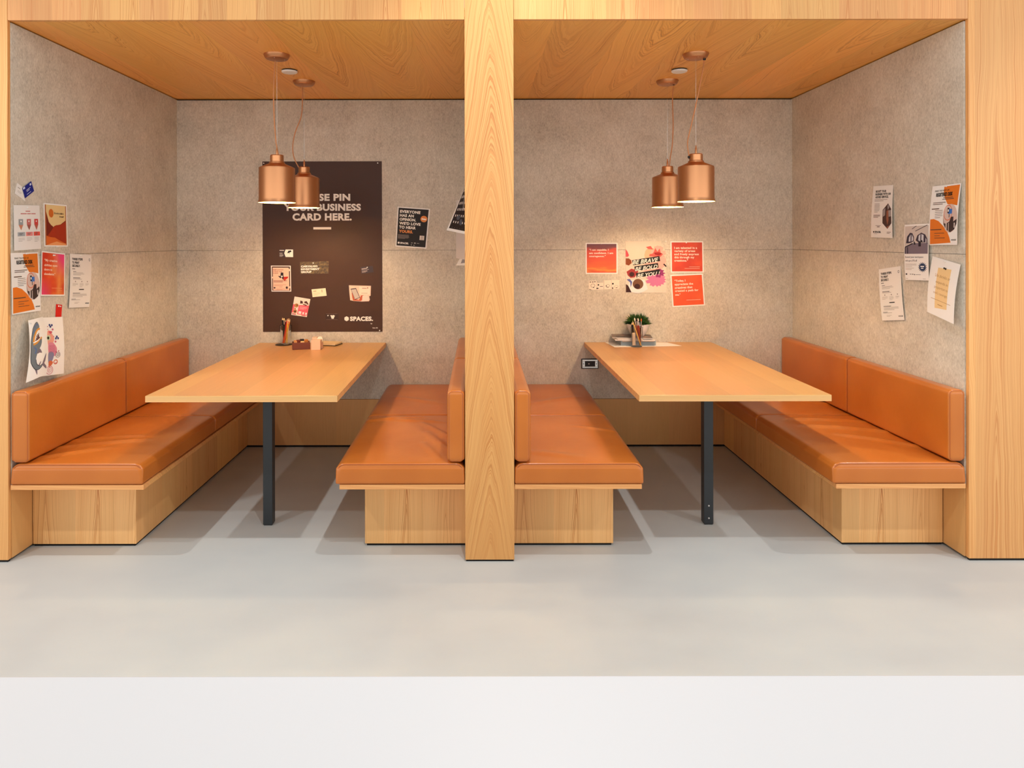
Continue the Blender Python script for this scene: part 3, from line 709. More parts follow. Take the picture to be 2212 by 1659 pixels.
s.ink('food_pictures', ink(84, 44, 34), [('p', [(0.40, 0.16), (0.55, 0.18), (0.60, 0.30), (0.42, 0.33)]), ('p', [(0.66, 0.18), (0.80, 0.14), (0.96, 0.30), (0.92, 0.33), (0.78, 0.27), (0.68, 0.28)]), ('e', 0.20, 0.79, 0.06, 0.05), ('e', 0.26, 0.44, 0.04, 0.04), ('p', [(0.60, 0.32), (0.86, 0.34), (0.84, 0.40), (0.62, 0.37)])])
s.ink('print', ink(252, 232, 226), lines(0.44, 0.48, 0.90, 0.66, 4, 2, 0.22) + [('r', 0.42, 0.74, 0.60, 0.88), ('r', 0.68, 0.76, 0.78, 0.88), ('r', 0.86, 0.77, 0.96, 0.88)] + lines(0.12, 0.10, 0.34, 0.2, 3, 5, 0.25))
s.ink('red_strip', ink(196, 60, 60), [('r', 0.04, 0.91, 0.28, 0.955), ('r', 0.64, 0.93, 0.9, 0.97)])
s = card('business_card', 'dark brown card with a cream flower mark low on the brown poster', [(703, 676.8), (731, 676.6), (731.4, 690.6), (703, 690.4)], ink(58, 40, 34))
s.ink('lines', ink(128, 104, 92), [('r', 0.05, 0.02, 0.92, 0.06), ('r', 0.05, 0.93, 0.92, 0.97)])
s.ink('emblem', CREAM, [('p', [(0.36, 0.30), (0.46, 0.24), (0.52, 0.34), (0.58, 0.22), (0.72, 0.34), (0.66, 0.56), (0.62, 0.82), (0.46, 0.82), (0.42, 0.52)])])
pin_px('on the dark card with a flower mark', 'B', 708.5, 681, 0.004)

# --- opinion poster
S = Sheet('poster', 'black poster with a white border asking for opinions on the back wall', 'poster', wall_corners('B', [(859, 446), (929, 451), (921, 537), (854, 532)]), BORDER)
S.ink('black_panel', ink(34, 25, 20), [('r', 0.035, 0.025, 0.965, 0.972)])
tx = []
for i, (tt, w_) in enumerate((('EVERYONE', 0.715), ('HAS AN', 0.52), ('OPINION.', 0.60), ("WE'D LOVE", 0.75), ('TO HEAR', 0.61))):
    v = 0.075 + i * 0.0985; tx.append(('t', tt, 0.085, v, w_, v + 0.073, 0.045))
S.ink('headline', CREAM, tx)
S.ink('highlight_word', ink(236, 148, 76), [('t', 'YOURS.', 0.085, 0.572, 0.53, 0.645, 0.045)], 'orange word')
S.ink('badge', ink(232, 140, 70), [('e', 0.84, 0.265, 0.105, 0.08)], 'orange round badge')
S.ink('badge_text', CREAM, [('s', [(0.77, 0.265), (0.91, 0.275)], 0.04, 0.8)])
S.ink('small_print', ink(140, 124, 116), lines(0.06, 0.69, 0.44, 0.80, 7, 3, 0.5))
S.ink('icon_square', ink(222, 210, 198), [('r', 0.755, 0.685, 0.90, 0.795)])
S.ink('icon_ring', ink(150, 134, 122), [('o', 0.83, 0.73, 0.03, 0.024, 0.4), ('r', 0.79, 0.77, 0.87, 0.78)])
S.ink('logo', CREAM, [('e', 0.10, 0.90, 0.032, 0.026), ('t', 'SPACES.', 0.15, 0.88, 0.42, 0.925, 0.05)])
S.ink('partner_marks', ink(200, 190, 180), [('r', 0.5, 0.875, 0.545, 0.89), ('r', 0.59, 0.872, 0.645, 0.894), ('r', 0.50, 0.92, 0.52, 0.945), ('r', 0.57, 0.93, 0.62, 0.94), ('r', 0.68, 0.88, 0.76, 0.886)])

# --- square quote prints of the right booth
def uvmat(name, fn):
    t = NT(name); tc = t.n('ShaderNodeTexCoord'); sp = t.n('ShaderNodeSeparateXYZ'); t.l(tc.outputs['UV'], sp.inputs[0])
    fn(t, tc.outputs['UV'], sp.outputs[0], sp.outputs[1]); return t.m
def m_sunset(t, uv, u, v):
    n = t.noise(t.comb(t.math('MULTIPLY', u, 2.0), t.math('MULTIPLY', v, 9.0), 0.0), 1.0, 3.0)
    k = t.math('ADD', v, t.math('MULTIPLY', t.math('SUBTRACT', n, 0.5), 0.34))
    t.base(t.ramp(k, [(0.06, srgb(96, 40, 52)), (0.16, srgb(120, 46, 46)), (0.24, srgb(214, 66, 32)), (0.55, srgb(224, 78, 30)), (0.78, srgb(226, 96, 30)), (0.86, srgb(240, 142, 48)), (0.96, srgb(216, 76, 26))]), 0.45)
def m_orange(a, b):
    def f(t, uv, u, v):
        n = t.noise(uv, 2.2, 2.0); t.base(t.ramp(n, [(0.35, a), (0.7, b)]), 0.45)
    return f
def quote(label, q, mat, rows, small, seed):
    S = Sheet('quote_print', label, 'print', wall_corners('B', q), BORDER, 'quote prints on the back wall of the right booth')
    S.ink('picture', mat, [('r', 0.035, 0.035, 0.965, 0.965)])
    S.ink('quote_text', ink(250, 226, 206), [('t', tt, 0.11, v, u1, v + hh, 0.035) for tt, v, u1, hh in rows])
    if small: S.ink('small_print', ink(244, 200, 176), small)
    return S
quote('square orange sunset print with a quote, left of the floral poster', [(1265, 525), (1334, 525), (1334, 592), (1265, 592)], uvmat('sunset_print', m_sunset),
      [('\u201cI am capable. I', 0.195, 0.72, 0.075), ('am confident. I am', 0.297, 0.86, 0.065), ('courageous.\u201d', 0.40, 0.63, 0.075)], None, 1)
quote('square red-orange print about talent, upper right of the floral poster', [(1448.3, 522), (1519, 522), (1520, 589.5), (1449, 589.5)], uvmat('orange_print', m_orange(srgb(196, 54, 22), srgb(222, 78, 34))),
      [('I am talented in a', 0.175, 0.81, 0.07), ('variety of areas', 0.275, 0.75, 0.085), ('and freely express', 0.378, 0.86, 0.085), ('this through my', 0.48, 0.72, 0.085), ('creations.\u201d', 0.58, 0.53, 0.07)],
      [('r', 0.56, 0.815, 0.88, 0.825), ('r', 0.42, 0.865, 0.88, 0.875)], 2)
quote('square orange print about creatives, below the talent print', [(1448, 594.8), (1518, 591.8), (1522.8, 660.5), (1452.5, 664)], uvmat('bright_orange_print', m_orange(srgb(224, 80, 26), srgb(234, 92, 34))),
      [('\u201cToday, I', 0.155, 0.45, 0.085), ('appreciate the', 0.265, 0.68, 0.085), ('creatives that', 0.37, 0.65, 0.07), ('created a path for', 0.47, 0.83, 0.085), ('me.\u201d', 0.59, 0.27, 0.065)],
      [('r', 0.44, 0.80, 0.88, 0.812)], 3)
pin_px('on the upper edge of the sunset print', 'B', 1299, 526.5); pin_px('on the upper edge of the talent print', 'B', 1482, 525); pin_px('beside the top right corner of the floral poster', 'B', 1438, 522, 0.0)

# --- floral poster
def m_wash(t, uv, u, v):
    n = t.noise(uv, 2.5, 3.0); k = t.math('ADD', t.math('MULTIPLY', v, 0.5), t.math('MULTIPLY', n, 0.6))
    t.base(t.ramp(k, [(0.25, srgb(226, 204, 184)), (0.5, srgb(230, 200, 178)), (0.8, srgb(232, 214, 198))]), 0.55)
S = Sheet('poster', 'floral watercolour poster reading be brave be bold be you', 'poster', wall_corners('B', [(1351, 522), (1439, 522), (1440, 633), (1351.5, 633)]), uvmat('watercolour_paper', m_wash),
          outline=[(0, 0), (0.87, 0), (0.885, 0.06), (0.99, 0.20), (1, 1), (0, 1)])
def blob(cx, cy, ru, rv, seed, n=26, spike=0.35):
    r = random.Random(seed); return ('p', [(min(0.995, max(0.004, cx + ru * k * cos(a))), min(0.995, max(0.004, cy + rv * k * sin(a)))) for a, k in [(2 * pi * i / n, 1 - spike * r.random() * (i % 2)) for i in range(n)]])
S.ink('peach_wash', ink(240, 176, 140), [blob(0.62, 0.27, 0.16, 0.15, 3, 24, 0.1)])
S.ink('pink_wash', ink(240, 172, 160), [blob(0.80, 0.25, 0.20, 0.17, 5, 30, 0.4), blob(0.78, 0.40, 0.24, 0.14, 6, 24, 0.25), blob(0.66, 0.52, 0.26, 0.12, 8, 24, 0.2)])
S.ink('coral_petals', ink(226, 92, 84), [('p', [(0.50, 0.11), (0.62, 0.09), (0.68, 0.16), (0.56, 0.15)]), ('p', [(0.69, 0.21), (0.73, 0.13), (0.78, 0.20), (0.84, 0.14), (0.86, 0.22), (0.92, 0.25), (0.86, 0.30), (0.72, 0.30), (0.58, 0.29), (0.59, 0.25), (0.66, 0.24)])])
S.ink('dark_petals', ink(150, 30, 32), [('p', [(0.70, 0.22), (0.82, 0.21), (0.90, 0.24), (0.82, 0.28), (0.72, 0.26)])])
S.ink('violet_wash', ink(206, 118, 160), [blob(0.74, 0.74, 0.26, 0.15, 11, 34, 0.35)])
S.ink('violet_petals', ink(150, 50, 110), [blob(0.82, 0.62, 0.16, 0.09, 14, 18, 0.5)])
S.ink('rose_petals', ink(206, 72, 84), [('p', [(0.004, 0.15), (0.05, 0.20), (0.085, 0.27), (0.06, 0.30), (0.004, 0.30)])])
S.ink('amber_cup', ink(126, 58, 18), [('p', [(0.004, 0.33), (0.08, 0.33), (0.14, 0.37), (0.15, 0.42), (0.08, 0.47), (0.004, 0.45)])])
S.ink('paint_bowls', ink(158, 52, 50), [('p', [(0.02, 0.59), (0.14, 0.53), (0.28, 0.56), (0.31, 0.59), (0.22, 0.70), (0.12, 0.71), (0.05, 0.66)])])
S.ink('white_bowl', ink(236, 230, 226), [('e', 0.28, 0.88, 0.20, 0.13), ('p', [(0.02, 0.99), (0.10, 0.75), (0.46, 0.75), (0.54, 0.93), (0.40, 0.99)])])
S.ink('brown_bowl', ink(112, 74, 52), [('e', 0.30, 0.83, 0.13, 0.10)])
S.ink('dark_wells', ink(60, 24, 22), [('e', 0.15, 0.64, 0.06, 0.045), ('e', 0.28, 0.875, 0.07, 0.05), ('p', [(0.004, 0.83), (0.06, 0.86), (0.14, 0.99), (0.004, 0.99)])])
S.ink('blue_petals', ink(92, 98, 160), [('p', [(0.02, 0.74), (0.10, 0.73), (0.16, 0.79), (0.12, 0.90), (0.11, 0.80)])])
S.ink('brush_strokes', BLACK, [('s', [(0.17, 0.415), (0.84, 0.335)], 0.125, 0.8), ('s', [(0.22, 0.535), (0.80, 0.465)], 0.115, 0.8), ('s', [(0.26, 0.665), (0.84, 0.585)], 0.115, 0.8), ('s', [(0.93, 0.44), (0.995, 0.49)], 0.03, 0.8)])
S.ink('lettering', ink(250, 236, 224), [('t', 'BE BRAVE', 0.17, 0.37, 0.80, 0.45, 0.02, 0.25, -0.055), ('t', 'BE BOLD', 0.23, 0.505, 0.78, 0.58, 0.02, 0.25, -0.055), ('t', 'BE YOU !', 0.28, 0.635, 0.84, 0.71, 0.02, 0.25, -0.055)], 'hand-drawn white capitals')

# --- comic strip
S = Sheet('comic_strip', 'small black and white comic strip below the sunset print', 'paper', wall_corners('B', [(1272, 606.5), (1338, 605), (1337.5, 625.2), (1272, 627)]), ink(242, 222, 202), outline=[(0, 0.04), (0.26, 0.04), (0.27, 0.25), (0.48, 0.26), (0.48, 0.02), (1, 0), (1, 0.94), (0.75, 0.98), (0.1, 1), (0, 0.93)])
S.ink('panel_lines', ink(150, 120, 104), [('r', 0.255, 0.06, 0.262, 0.97), ('r', 0.49, 0.05, 0.498, 0.97), ('r', 0.735, 0.03, 0.742, 0.97)])
S.ink('drawings', ink(40, 26, 22), [('r', 0.02, 0.12, 0.07, 0.2), ('r', 0.10, 0.12, 0.15, 0.2), ('r', 0.17, 0.1, 0.22, 0.18), ('o', 0.13, 0.55, 0.07, 0.2, 0.15), ('e', 0.15, 0.74, 0.02, 0.05), ('e', 0.31, 0.48, 0.025, 0.09), ('p', [(0.0, 0.88), (0.1, 0.99), (0.02, 0.95)]), ('e', 0.28, 0.84, 0.04, 0.06), ('r', 0.36, 0.62, 0.46, 0.67), ('o', 0.62, 0.6, 0.06, 0.16, 0.12), ('e', 0.57, 0.62, 0.02, 0.05), ('r', 0.58, 0.74, 0.65, 0.79), ('e', 0.785, 0.40, 0.03, 0.09), ('p', [(0.76, 0.8), (0.79, 0.75), (0.80, 0.95), (0.765, 0.96)]), ('o', 0.90, 0.72, 0.06, 0.15, 0.1), ('r', 0.89, 0.80, 0.93, 0.85)])

# ------------------------------------------------------------------ papers on the left wall
GL = 'papers pinned to the left side wall'
def lsheet(name, label, q, mat, hs=(0, 0, 0, 0), cat='paper', bulge=None, base=0.0012, **kw):
    return Sheet(name, label, cat, wall_corners('L', q, hs, base), mat, GL, bulge=bulge, **kw)
S = lsheet('business_card', 'tilted white business card high on the left wall', [(37.1, 393.3), (50.5, 404), (54.3, 432.8), (31.8, 415.9)], PAPER, cat='card', grid=3)
S.ink('print', GREY, [('r', 0.18, 0.28, 0.5, 0.33), ('r', 0.22, 0.55, 0.7, 0.57), ('r', 0.22, 0.66, 0.6, 0.68)])
S = lsheet('business_card', 'tilted royal blue business card overlapping the white card', [(48.2, 404.6), (67.4, 389.7), (73.8, 410.7), (54.3, 426.6)], ink(24, 34, 128), cat='card', base=0.004, grid=3)
S.ink('print', ink(214, 220, 240), [('r', 0.05, 0.02, 0.26, 0.2), ('r', 0.76, 0.12, 0.92, 0.3), ('r', 0.30, 0.42, 0.76, 0.47), ('r', 0.30, 0.54, 0.62, 0.59), ('r', 0.25, 0.80, 0.7, 0.84)])
S = lsheet('infographic', 'white sheet with three pencil graphics on the left wall', [(29.2, 441.3), (85, 442.2), (88.5, 535.8), (30.6, 539.9)], PAPER, (0, 0, 0.008, 0.008), bulge=lambda u, v: 0.003 * sin(pi * u))
S.ink('title', ink(196, 110, 104), [('r', 0.42, 0.125, 0.60, 0.145), ('r', 0.24, 0.18, 0.46, 0.20), ('r', 0.48, 0.18, 0.62, 0.20), ('r', 0.64, 0.18, 0.82, 0.20)])
for i, (c1_, c2_, c3_) in enumerate((((150, 156, 160), (206, 134, 104), (168, 174, 178)), ((200, 110, 106), (160, 92, 82), (232, 140, 136)), ((206, 66, 62), (186, 96, 78), (226, 84, 72)))):
    u = 0.16 + i * 0.295
    S.ink('pencil_body', ink(*c1_), [('r', u, 0.31, u + 0.16, 0.44)])
    S.ink('pencil_point', ink(*c2_), [('p', [(u, 0.44), (u + 0.16, 0.44), (u + 0.085, 0.56)])])
    S.ink('caption_box', ink(*c3_), [('r', u - 0.04, 0.60, u + 0.22, 0.69)])
S.ink('numbers', WHITE, [('e', 0.24, 0.36, 0.022, 0.02), ('e', 0.53, 0.36, 0.022, 0.02), ('e', 0.83, 0.36, 0.022, 0.02)])
S.ink('small_print', ink(110, 96, 92), lines(0.17, 0.625, 0.32, 0.68, 2, 1, 0.4) + lines(0.46, 0.625, 0.62, 0.68, 2, 1, 0.4) + lines(0.76, 0.625, 0.90, 0.68, 2, 1, 0.4) + lines(0.14, 0.735, 0.36, 0.83, 3, 2, 0.15) + lines(0.44, 0.73, 0.66, 0.82, 3, 3, 0.15) + lines(0.73, 0.725, 0.94, 0.85, 4, 4, 0.15))
pin_px('at the top of the pencil infographic', 'L', 58, 446.5)
S = lsheet('art_print', 'desert dune print with an orange sun on the left wall', [(94, 436.6), (144.2, 441.5), (146.3, 531.2), (95.6, 530.9)], BORDER, cat='print')
S.ink('sky', ink(230, 200, 140), [('r', 0.045, 0.03, 0.955, 0.97)])
S.ink('side_bars', ink(178, 104, 60), [('r', 0.045, 0.03, 0.09, 0.97), ('r', 0.92, 0.03, 0.955, 0.97)])
S.ink('far_dune', ink(120, 34, 18), [('p', [(0.09, 0.19), (0.14, 0.30), (0.20, 0.43), (0.28, 0.49), (0.40, 0.545), (0.52, 0.50), (0.70, 0.475), (0.92, 0.375), (0.92, 0.60), (0.5, 0.8), (0.09, 0.8)])])
S.ink('near_dune', ink(166, 48, 20), [('p', [(0.14, 0.75), (0.30, 0.63), (0.42, 0.52), (0.52, 0.495), (0.70, 0.485), (0.92, 0.40), (0.92, 0.93), (0.72, 0.89), (0.45, 0.84)])])
S.ink('sand', ink(214, 104, 40), [('p', [(0.09, 0.745), (0.25, 0.78), (0.45, 0.79), (0.62, 0.85), (0.92, 0.93), (0.92, 0.97), (0.09, 0.97)])])
S.ink('pale_sand', ink(236, 160, 100), [('p', [(0.09, 0.965), (0.30, 0.92), (0.52, 0.88), (0.70, 0.91), (0.92, 0.935), (0.92, 0.97), (0.09, 0.97)])])
S.ink('sun', ink(206, 106, 36), [('e', 0.30, 0.225, 0.10, 0.10)])
S.ink('quote_text', ink(84, 44, 22), [('t', "It's ok to take a", 0.43, 0.19, 0.84, 0.24, 0.02), ('t', 'break!', 0.66, 0.27, 0.84, 0.31, 0.03)])
pin_px('at the bottom of the desert dune print', 'L', 120.5, 531)

def desk_flyer(S):
    OR = ink(228, 122, 36)
    S.ink('orange_shapes', OR, [('p', [(0.43, 0.025), (0.965, 0.02), (0.955, 0.36), (0.80, 0.34), (0.62, 0.33), (0.50, 0.22), (0.44, 0.12)]),
                                ('p', [(0.03, 0.565), (0.16, 0.56), (0.34, 0.60), (0.50, 0.68), (0.66, 0.78), (0.74, 0.88), (0.78, 0.965), (0.03, 0.985)])], 'orange curved colour fields')
    S.ink('picture', ink(216, 190, 178), [('e', 0.74, 0.565, 0.245, 0.235)])
    S.ink('picture_desk', ink(62, 46, 46), [('p', [(0.50, 0.56), (0.54, 0.64), (0.60, 0.65), (0.72, 0.62), (0.78, 0.54), (0.86, 0.54), (0.86, 0.62), (0.97, 0.58), (0.97, 0.66), (0.90, 0.75), (0.76, 0.795), (0.62, 0.75), (0.53, 0.66)])])
    S.ink('picture_legs', ink(210, 196, 190), [('r', 0.60, 0.64, 0.64, 0.76), ('r', 0.69, 0.64, 0.71, 0.78), ('r', 0.88, 0.64, 0.92, 0.72)])
    S.ink('ring', ink(222, 112, 70), [('o', 0.66, 0.47, 0.145, 0.13, 0.10)])
    S.ink('blue_mark', ink(60, 118, 196), [('r', 0.66, 0.41, 0.80, 0.49)])
    S.ink('dark_mark', ink(24, 22, 30), [('r', 0.64, 0.39, 0.70, 0.475), ('r', 0.70, 0.49, 0.72, 0.55)])
    S.ink('light_mark', WHITE, [('r', 0.655, 0.415, 0.69, 0.455)])
    S.ink('headline', BLACK, [('t', 'MAKE THE MOST OF', 0.12, 0.075, 0.62, 0.105, 0.0), ('t', 'REGISTERED DESK', 0.18, 0.125, 0.76, 0.19, 0.05)])
    S.ink('small_print', ink(96, 72, 58), [('r', 0.45, 0.21, 0.78, 0.22), ('r', 0.42, 0.235, 0.82, 0.245), ('r', 0.10, 0.285, 0.55, 0.295), ('r', 0.10, 0.312, 0.45, 0.322), ('r', 0.07, 0.385, 0.34, 0.40)] + lines(0.20, 0.42, 0.50, 0.57, 5, 3, 0.22) + [('r', 0.05, 0.735, 0.46, 0.75), ('r', 0.20, 0.80, 0.56, 0.808), ('r', 0.20, 0.84, 0.40, 0.848), ('r', 0.20, 0.88, 0.58, 0.888)])
    S.ink('logo', BLACK, [('e', 0.825, 0.92, 0.014, 0.011), ('t', 'SPACES', 0.85, 0.908, 0.965, 0.932, 0.03)])
desk_flyer(lsheet('flyer', 'orange and white registered desk flyer on the left wall', [(22.7, 544.9), (82.4, 543.1), (87.8, 669.3), (25.9, 678.3)], WHITE, (0, 0, 0.006, 0.006), base=0.0035, bulge=lambda u, v: 0.002 * sin(pi * v)))
pin_px('at the top of the left wall registered desk flyer', 'L', 55, 546, 0.006)
def m_redquote(t, uv, u, v):
    n = t.noise(uv, 2.0, 2.0); k = t.math('ADD', t.math('MULTIPLY', u, 0.55), t.math('MULTIPLY', n, 0.7))
    c1 = t.ramp(k, [(0.30, srgb(206, 46, 26)), (0.55, srgb(226, 78, 30)), (0.72, srgb(236, 140, 66)), (0.95, srgb(212, 70, 26))])
    k2 = t.math('MULTIPLY', t.math('SUBTRACT', 1.0, t.math('MULTIPLY', u, 2.2)), t.math('SUBTRACT', t.math('MULTIPLY', v, 2.4), 1.4))
    t.base(t.mix(t.math('MAXIMUM', k2, 0.0), c1, srgb(236, 60, 130)), 0.45)
S = lsheet('quote_print', 'red and orange quote print about creative abilities on the left wall', [(89.6, 540.4), (140.3, 546.1), (139.4, 637.6), (87.4, 637.6)], BORDER, cat='print', base=0.006)
S.ink('picture', uvmat('red_orange_print', m_redquote), [('r', 0.035, 0.028, 0.965, 0.97)])
S.ink('quote_text', ink(252, 214, 190), [('t', '\u201cMy creative', 0.12, 0.165, 0.66, 0.24, 0.035), ('t', 'abilities open', 0.12, 0.28, 0.66, 0.345, 0.035), ('t', 'doors to', 0.12, 0.375, 0.45, 0.43, 0.035), ('t', 'abundance.\u201d', 0.12, 0.475, 0.58, 0.53, 0.035)])
S.ink('small_print', ink(240, 150, 104), [('r', 0.44, 0.815, 0.88, 0.828), ('r', 0.70, 0.87, 0.88, 0.88)])
pin_px('at the top of the creative abilities print', 'L', 114, 550, 0.008)
def steps(S):
    S.ink('headline', BLACK, [('t', 'THREE STEPS', 0.09, 0.075, 0.58, 0.12, 0.06), ('t', 'TO PRINT', 0.09, 0.14, 0.42, 0.185, 0.06), ('t', 'SECURELY.', 0.09, 0.20, 0.46, 0.245, 0.06), ('r', 0.09, 0.275, 0.22, 0.286)])
    S.ink('mark', BLACK, [('o', 0.90, 0.098, 0.033, 0.026, 0.35)])
    S.ink('subheads', BLACK, [('r', 0.13, 0.327, 0.27, 0.335), ('r', 0.13, 0.445, 0.46, 0.455), ('r', 0.42, 0.655, 0.66, 0.673), ('r', 0.14, 0.727, 0.48, 0.736), ('r', 0.09, 0.838, 0.30, 0.845)])
    S.ink('small_print', ink(130, 118, 108), lines(0.13, 0.35, 0.66, 0.41, 3, 1, 0.25) + [('r', 0.13, 0.468, 0.54, 0.474)] + lines(0.11, 0.55, 0.36, 0.61, 3, 2, 0.2) + lines(0.44, 0.55, 0.64, 0.63, 4, 3, 0.2) + lines(0.72, 0.55, 0.90, 0.60, 3, 4, 0.2) + lines(0.14, 0.75, 0.84, 0.82, 3, 5, 0.25) + [('r', 0.09, 0.855, 0.50, 0.861)] + lines(0.24, 0.90, 0.48, 0.94, 2, 6, 0.2) + [('e', 0.24, 0.515, 0.02, 0.012), ('e', 0.54, 0.515, 0.02, 0.012), ('e', 0.81, 0.515, 0.02, 0.012)])
    S.ink('logo', BLACK, [('e', 0.79, 0.925, 0.018, 0.011), ('t', 'SPACES', 0.82, 0.913, 0.96, 0.938, 0.03)])
steps(lsheet('flyer', 'narrow-looking white three steps flyer on the left wall', [(150.9, 546.3), (197.2, 549.4), (192.7, 661.6), (148.4, 663.4)], PAPER, (0, 0, 0.006, 0.008), bulge=lambda u, v: 0.004 * sin(pi * v)))
pin_px('at the top of the left wall three steps flyer', 'L', 172, 551, 0.003)
S = lsheet('business_card', 'small red card behind the top of the seahorse drawing', [(120.8, 655.2), (133.9, 657), (131.5, 692), (119, 692)], ink(214, 34, 24), cat='card', grid=3)
S.ink('print', WHITE, [('e', 0.45, 0.10, 0.12, 0.05), ('r', 0.65, 0.07, 0.85, 0.14)])
S = lsheet('drawing', 'coloured seahorse drawing half covered by the shark drawing', [(80, 684.8), (134.5, 682.8), (136.9, 805.3), (81, 812.5)], WHITE, (0.002, 0.002, 0.03, 0.03), base=0.004, bulge=lambda u, v: 0.006 * sin(pi * v), grid=12)
PK, CO = ink(220, 140, 160), ink(232, 160, 140)
S.ink('seahorse_head', CO, [('b', [(0.343, 0.25), (0.479, 0.24), (0.496, 0.27), (0.564, 0.32), (0.598, 0.37), (0.564, 0.44), (0.479, 0.46), (0.547, 0.50), (0.36, 0.50)])])
S.ink('seahorse_crest', ink(206, 84, 104), [('b', [(0.394, 0.25), (0.513, 0.245), (0.53, 0.265), (0.462, 0.29)])])
S.ink('seahorse_body', PK, [('b', [(0.36, 0.46), (0.53, 0.44), (0.649, 0.50), (0.7, 0.56), (0.666, 0.64), (0.598, 0.68), (0.513, 0.64), (0.377, 0.64)])])
S.ink('seahorse_belly', ink(132, 130, 160), [('b', [(0.36, 0.62), (0.513, 0.60), (0.581, 0.66), (0.496, 0.77), (0.377, 0.80)])])
S.ink('seahorse_tail', ink(214, 110, 70), [('b', [(0.377, 0.77), (0.462, 0.75), (0.547, 0.79), (0.428, 0.86), (0.386, 0.86)]), ('o', 0.649, 0.78, 0.085, 0.042, 0.38)])
S.ink('eye_ring', ink(196, 214, 178), [('e', 0.377, 0.355, 0.075, 0.045)])
S.ink('eye', BLACK, [('e', 0.36, 0.358, 0.04, 0.026)])
S.ink('scales', ink(190, 84, 124), [('o', 0.41 + 0.06 * i, 0.505 + 0.045 * j, 0.03, 0.018, 0.25) for i in range(4) for j in range(3)])
S.ink('curls', ink(216, 150, 158), [('o', 0.42, 0.91, 0.14, 0.075, 0.16), ('o', 0.42, 0.905, 0.085, 0.045, 0.2), ('o', 0.41, 0.905, 0.035, 0.02, 0.4)])
S.ink('bubble_clusters', ink(62, 74, 132), [('e', 0.44, 0.135, 0.035, 0.02), ('e', 0.53, 0.14, 0.035, 0.02), ('e', 0.47, 0.165, 0.035, 0.02), ('e', 0.70, 0.345, 0.035, 0.02), ('e', 0.66, 0.375, 0.035, 0.02), ('e', 0.75, 0.375, 0.035, 0.02)])
S.ink('bubbles', ink(196, 96, 124), [('e', 0.55, 0.215, 0.035, 0.018), ('e', 0.64, 0.43, 0.035, 0.018), ('e', 0.36, 0.21, 0.015, 0.01), ('e', 0.36, 0.16, 0.015, 0.01), ('e', 0.66, 0.61, 0.03, 0.018), ('e', 0.76, 0.595, 0.02, 0.012), ('e', 0.66, 0.80, 0.02, 0.012), ('e', 0.58, 0.34, 0.014, 0.01)])
S.ink('wheel', ink(110, 92, 108), [('o', 0.73, 0.66, 0.095, 0.048, 0.16), ('o', 0.73, 0.66, 0.045, 0.023, 0.35)])
S = lsheet('drawing', 'coloured shark drawing with open jaws low on the left wall', [(60.5, 690.5), (91.8, 682.3), (100, 804.3), (55.4, 825.3)], WHITE, (0.012, 0.008, 0.05, 0.055), base=0.008, bulge=lambda u, v: 0.012 * sin(pi * v) + 0.008 * sin(pi * u), grid=12)
GB = ink(112, 122, 130)
S.ink('shark_body', GB, [('b', [(0.42, 0.06), (0.52, 0.10), (0.54, 0.17), (0.30, 0.24), (0.16, 0.40), (0.58, 0.34), (0.62, 0.40), (0.56, 0.47), (0.42, 0.54), (0.34, 0.60), (0.30, 0.68), (0.36, 0.76), (0.50, 0.81), (0.66, 0.80), (0.66, 0.83), (0.48, 0.86), (0.32, 0.84), (0.16, 0.76), (0.08, 0.66), (0.06, 0.44), (0.08, 0.34), (0.12, 0.26), (0.20, 0.15)])])
S.ink('shark_stripes', ink(84, 108, 158), [('s', [(0.28, 0.15), (0.40, 0.10), (0.48, 0.12)], 0.05, 0.4), ('s', [(0.16, 0.24), (0.24, 0.18)], 0.04, 0.4), ('s', [(0.20, 0.47), (0.30, 0.52), (0.24, 0.58)], 0.05, 0.4)])
S.ink('shark_gums', ink(222, 148, 56), [('s', [(0.18, 0.38), (0.22, 0.30), (0.36, 0.21), (0.50, 0.185), (0.56, 0.20)], 0.08, 0.4), ('s', [(0.16, 0.42), (0.34, 0.405), (0.56, 0.345), (0.62, 0.36)], 0.08, 0.4)])
S.ink('shark_mouth', ink(92, 56, 62), [('p', [(0.24, 0.37), (0.34, 0.28), (0.48, 0.25), (0.46, 0.31), (0.52, 0.335), (0.36, 0.365)])])
S.ink('shark_teeth', WHITE, [('p', [(0.26 + 0.045 * i, 0.345 - 0.024 * i), (0.295 + 0.045 * i, 0.330 - 0.024 * i), (0.30 + 0.045 * i, 0.352 - 0.024 * i)]) for i in range(5)] + [('s', [(0.22, 0.395), (0.40, 0.375), (0.56, 0.335)], 0.025, 0.4)])
S.ink('shark_fins', ink(126, 112, 126), [('b', [(0.38, 0.55), (0.48, 0.52), (0.60, 0.60), (0.46, 0.585), (0.36, 0.59)]), ('b', [(0.64, 0.81), (0.72, 0.73), (0.84, 0.66), (0.90, 0.65), (0.84, 0.76), (0.78, 0.80), (0.92, 0.86), (0.94, 0.91), (0.80, 0.87), (0.70, 0.83)]), ('b', [(0.44, 0.79), (0.54, 0.74), (0.56, 0.75), (0.50, 0.80)]), ('b', [(0.30, 0.84), (0.40, 0.87), (0.42, 0.94), (0.35, 0.89)])])
S.ink('shark_outline', ink(46, 44, 52), [('s', [(0.42, 0.06), (0.30, 0.09), (0.18, 0.16), (0.11, 0.26), (0.06, 0.36), (0.05, 0.46), (0.07, 0.66), (0.16, 0.76), (0.32, 0.845), (0.48, 0.862), (0.64, 0.835)], 0.022, 0.4), ('s', [(0.30, 0.68), (0.36, 0.76), (0.50, 0.805), (0.65, 0.795)], 0.018, 0.4)])
pin_px('at the top left corner of the shark drawing', 'L', 63, 697, 0.022)

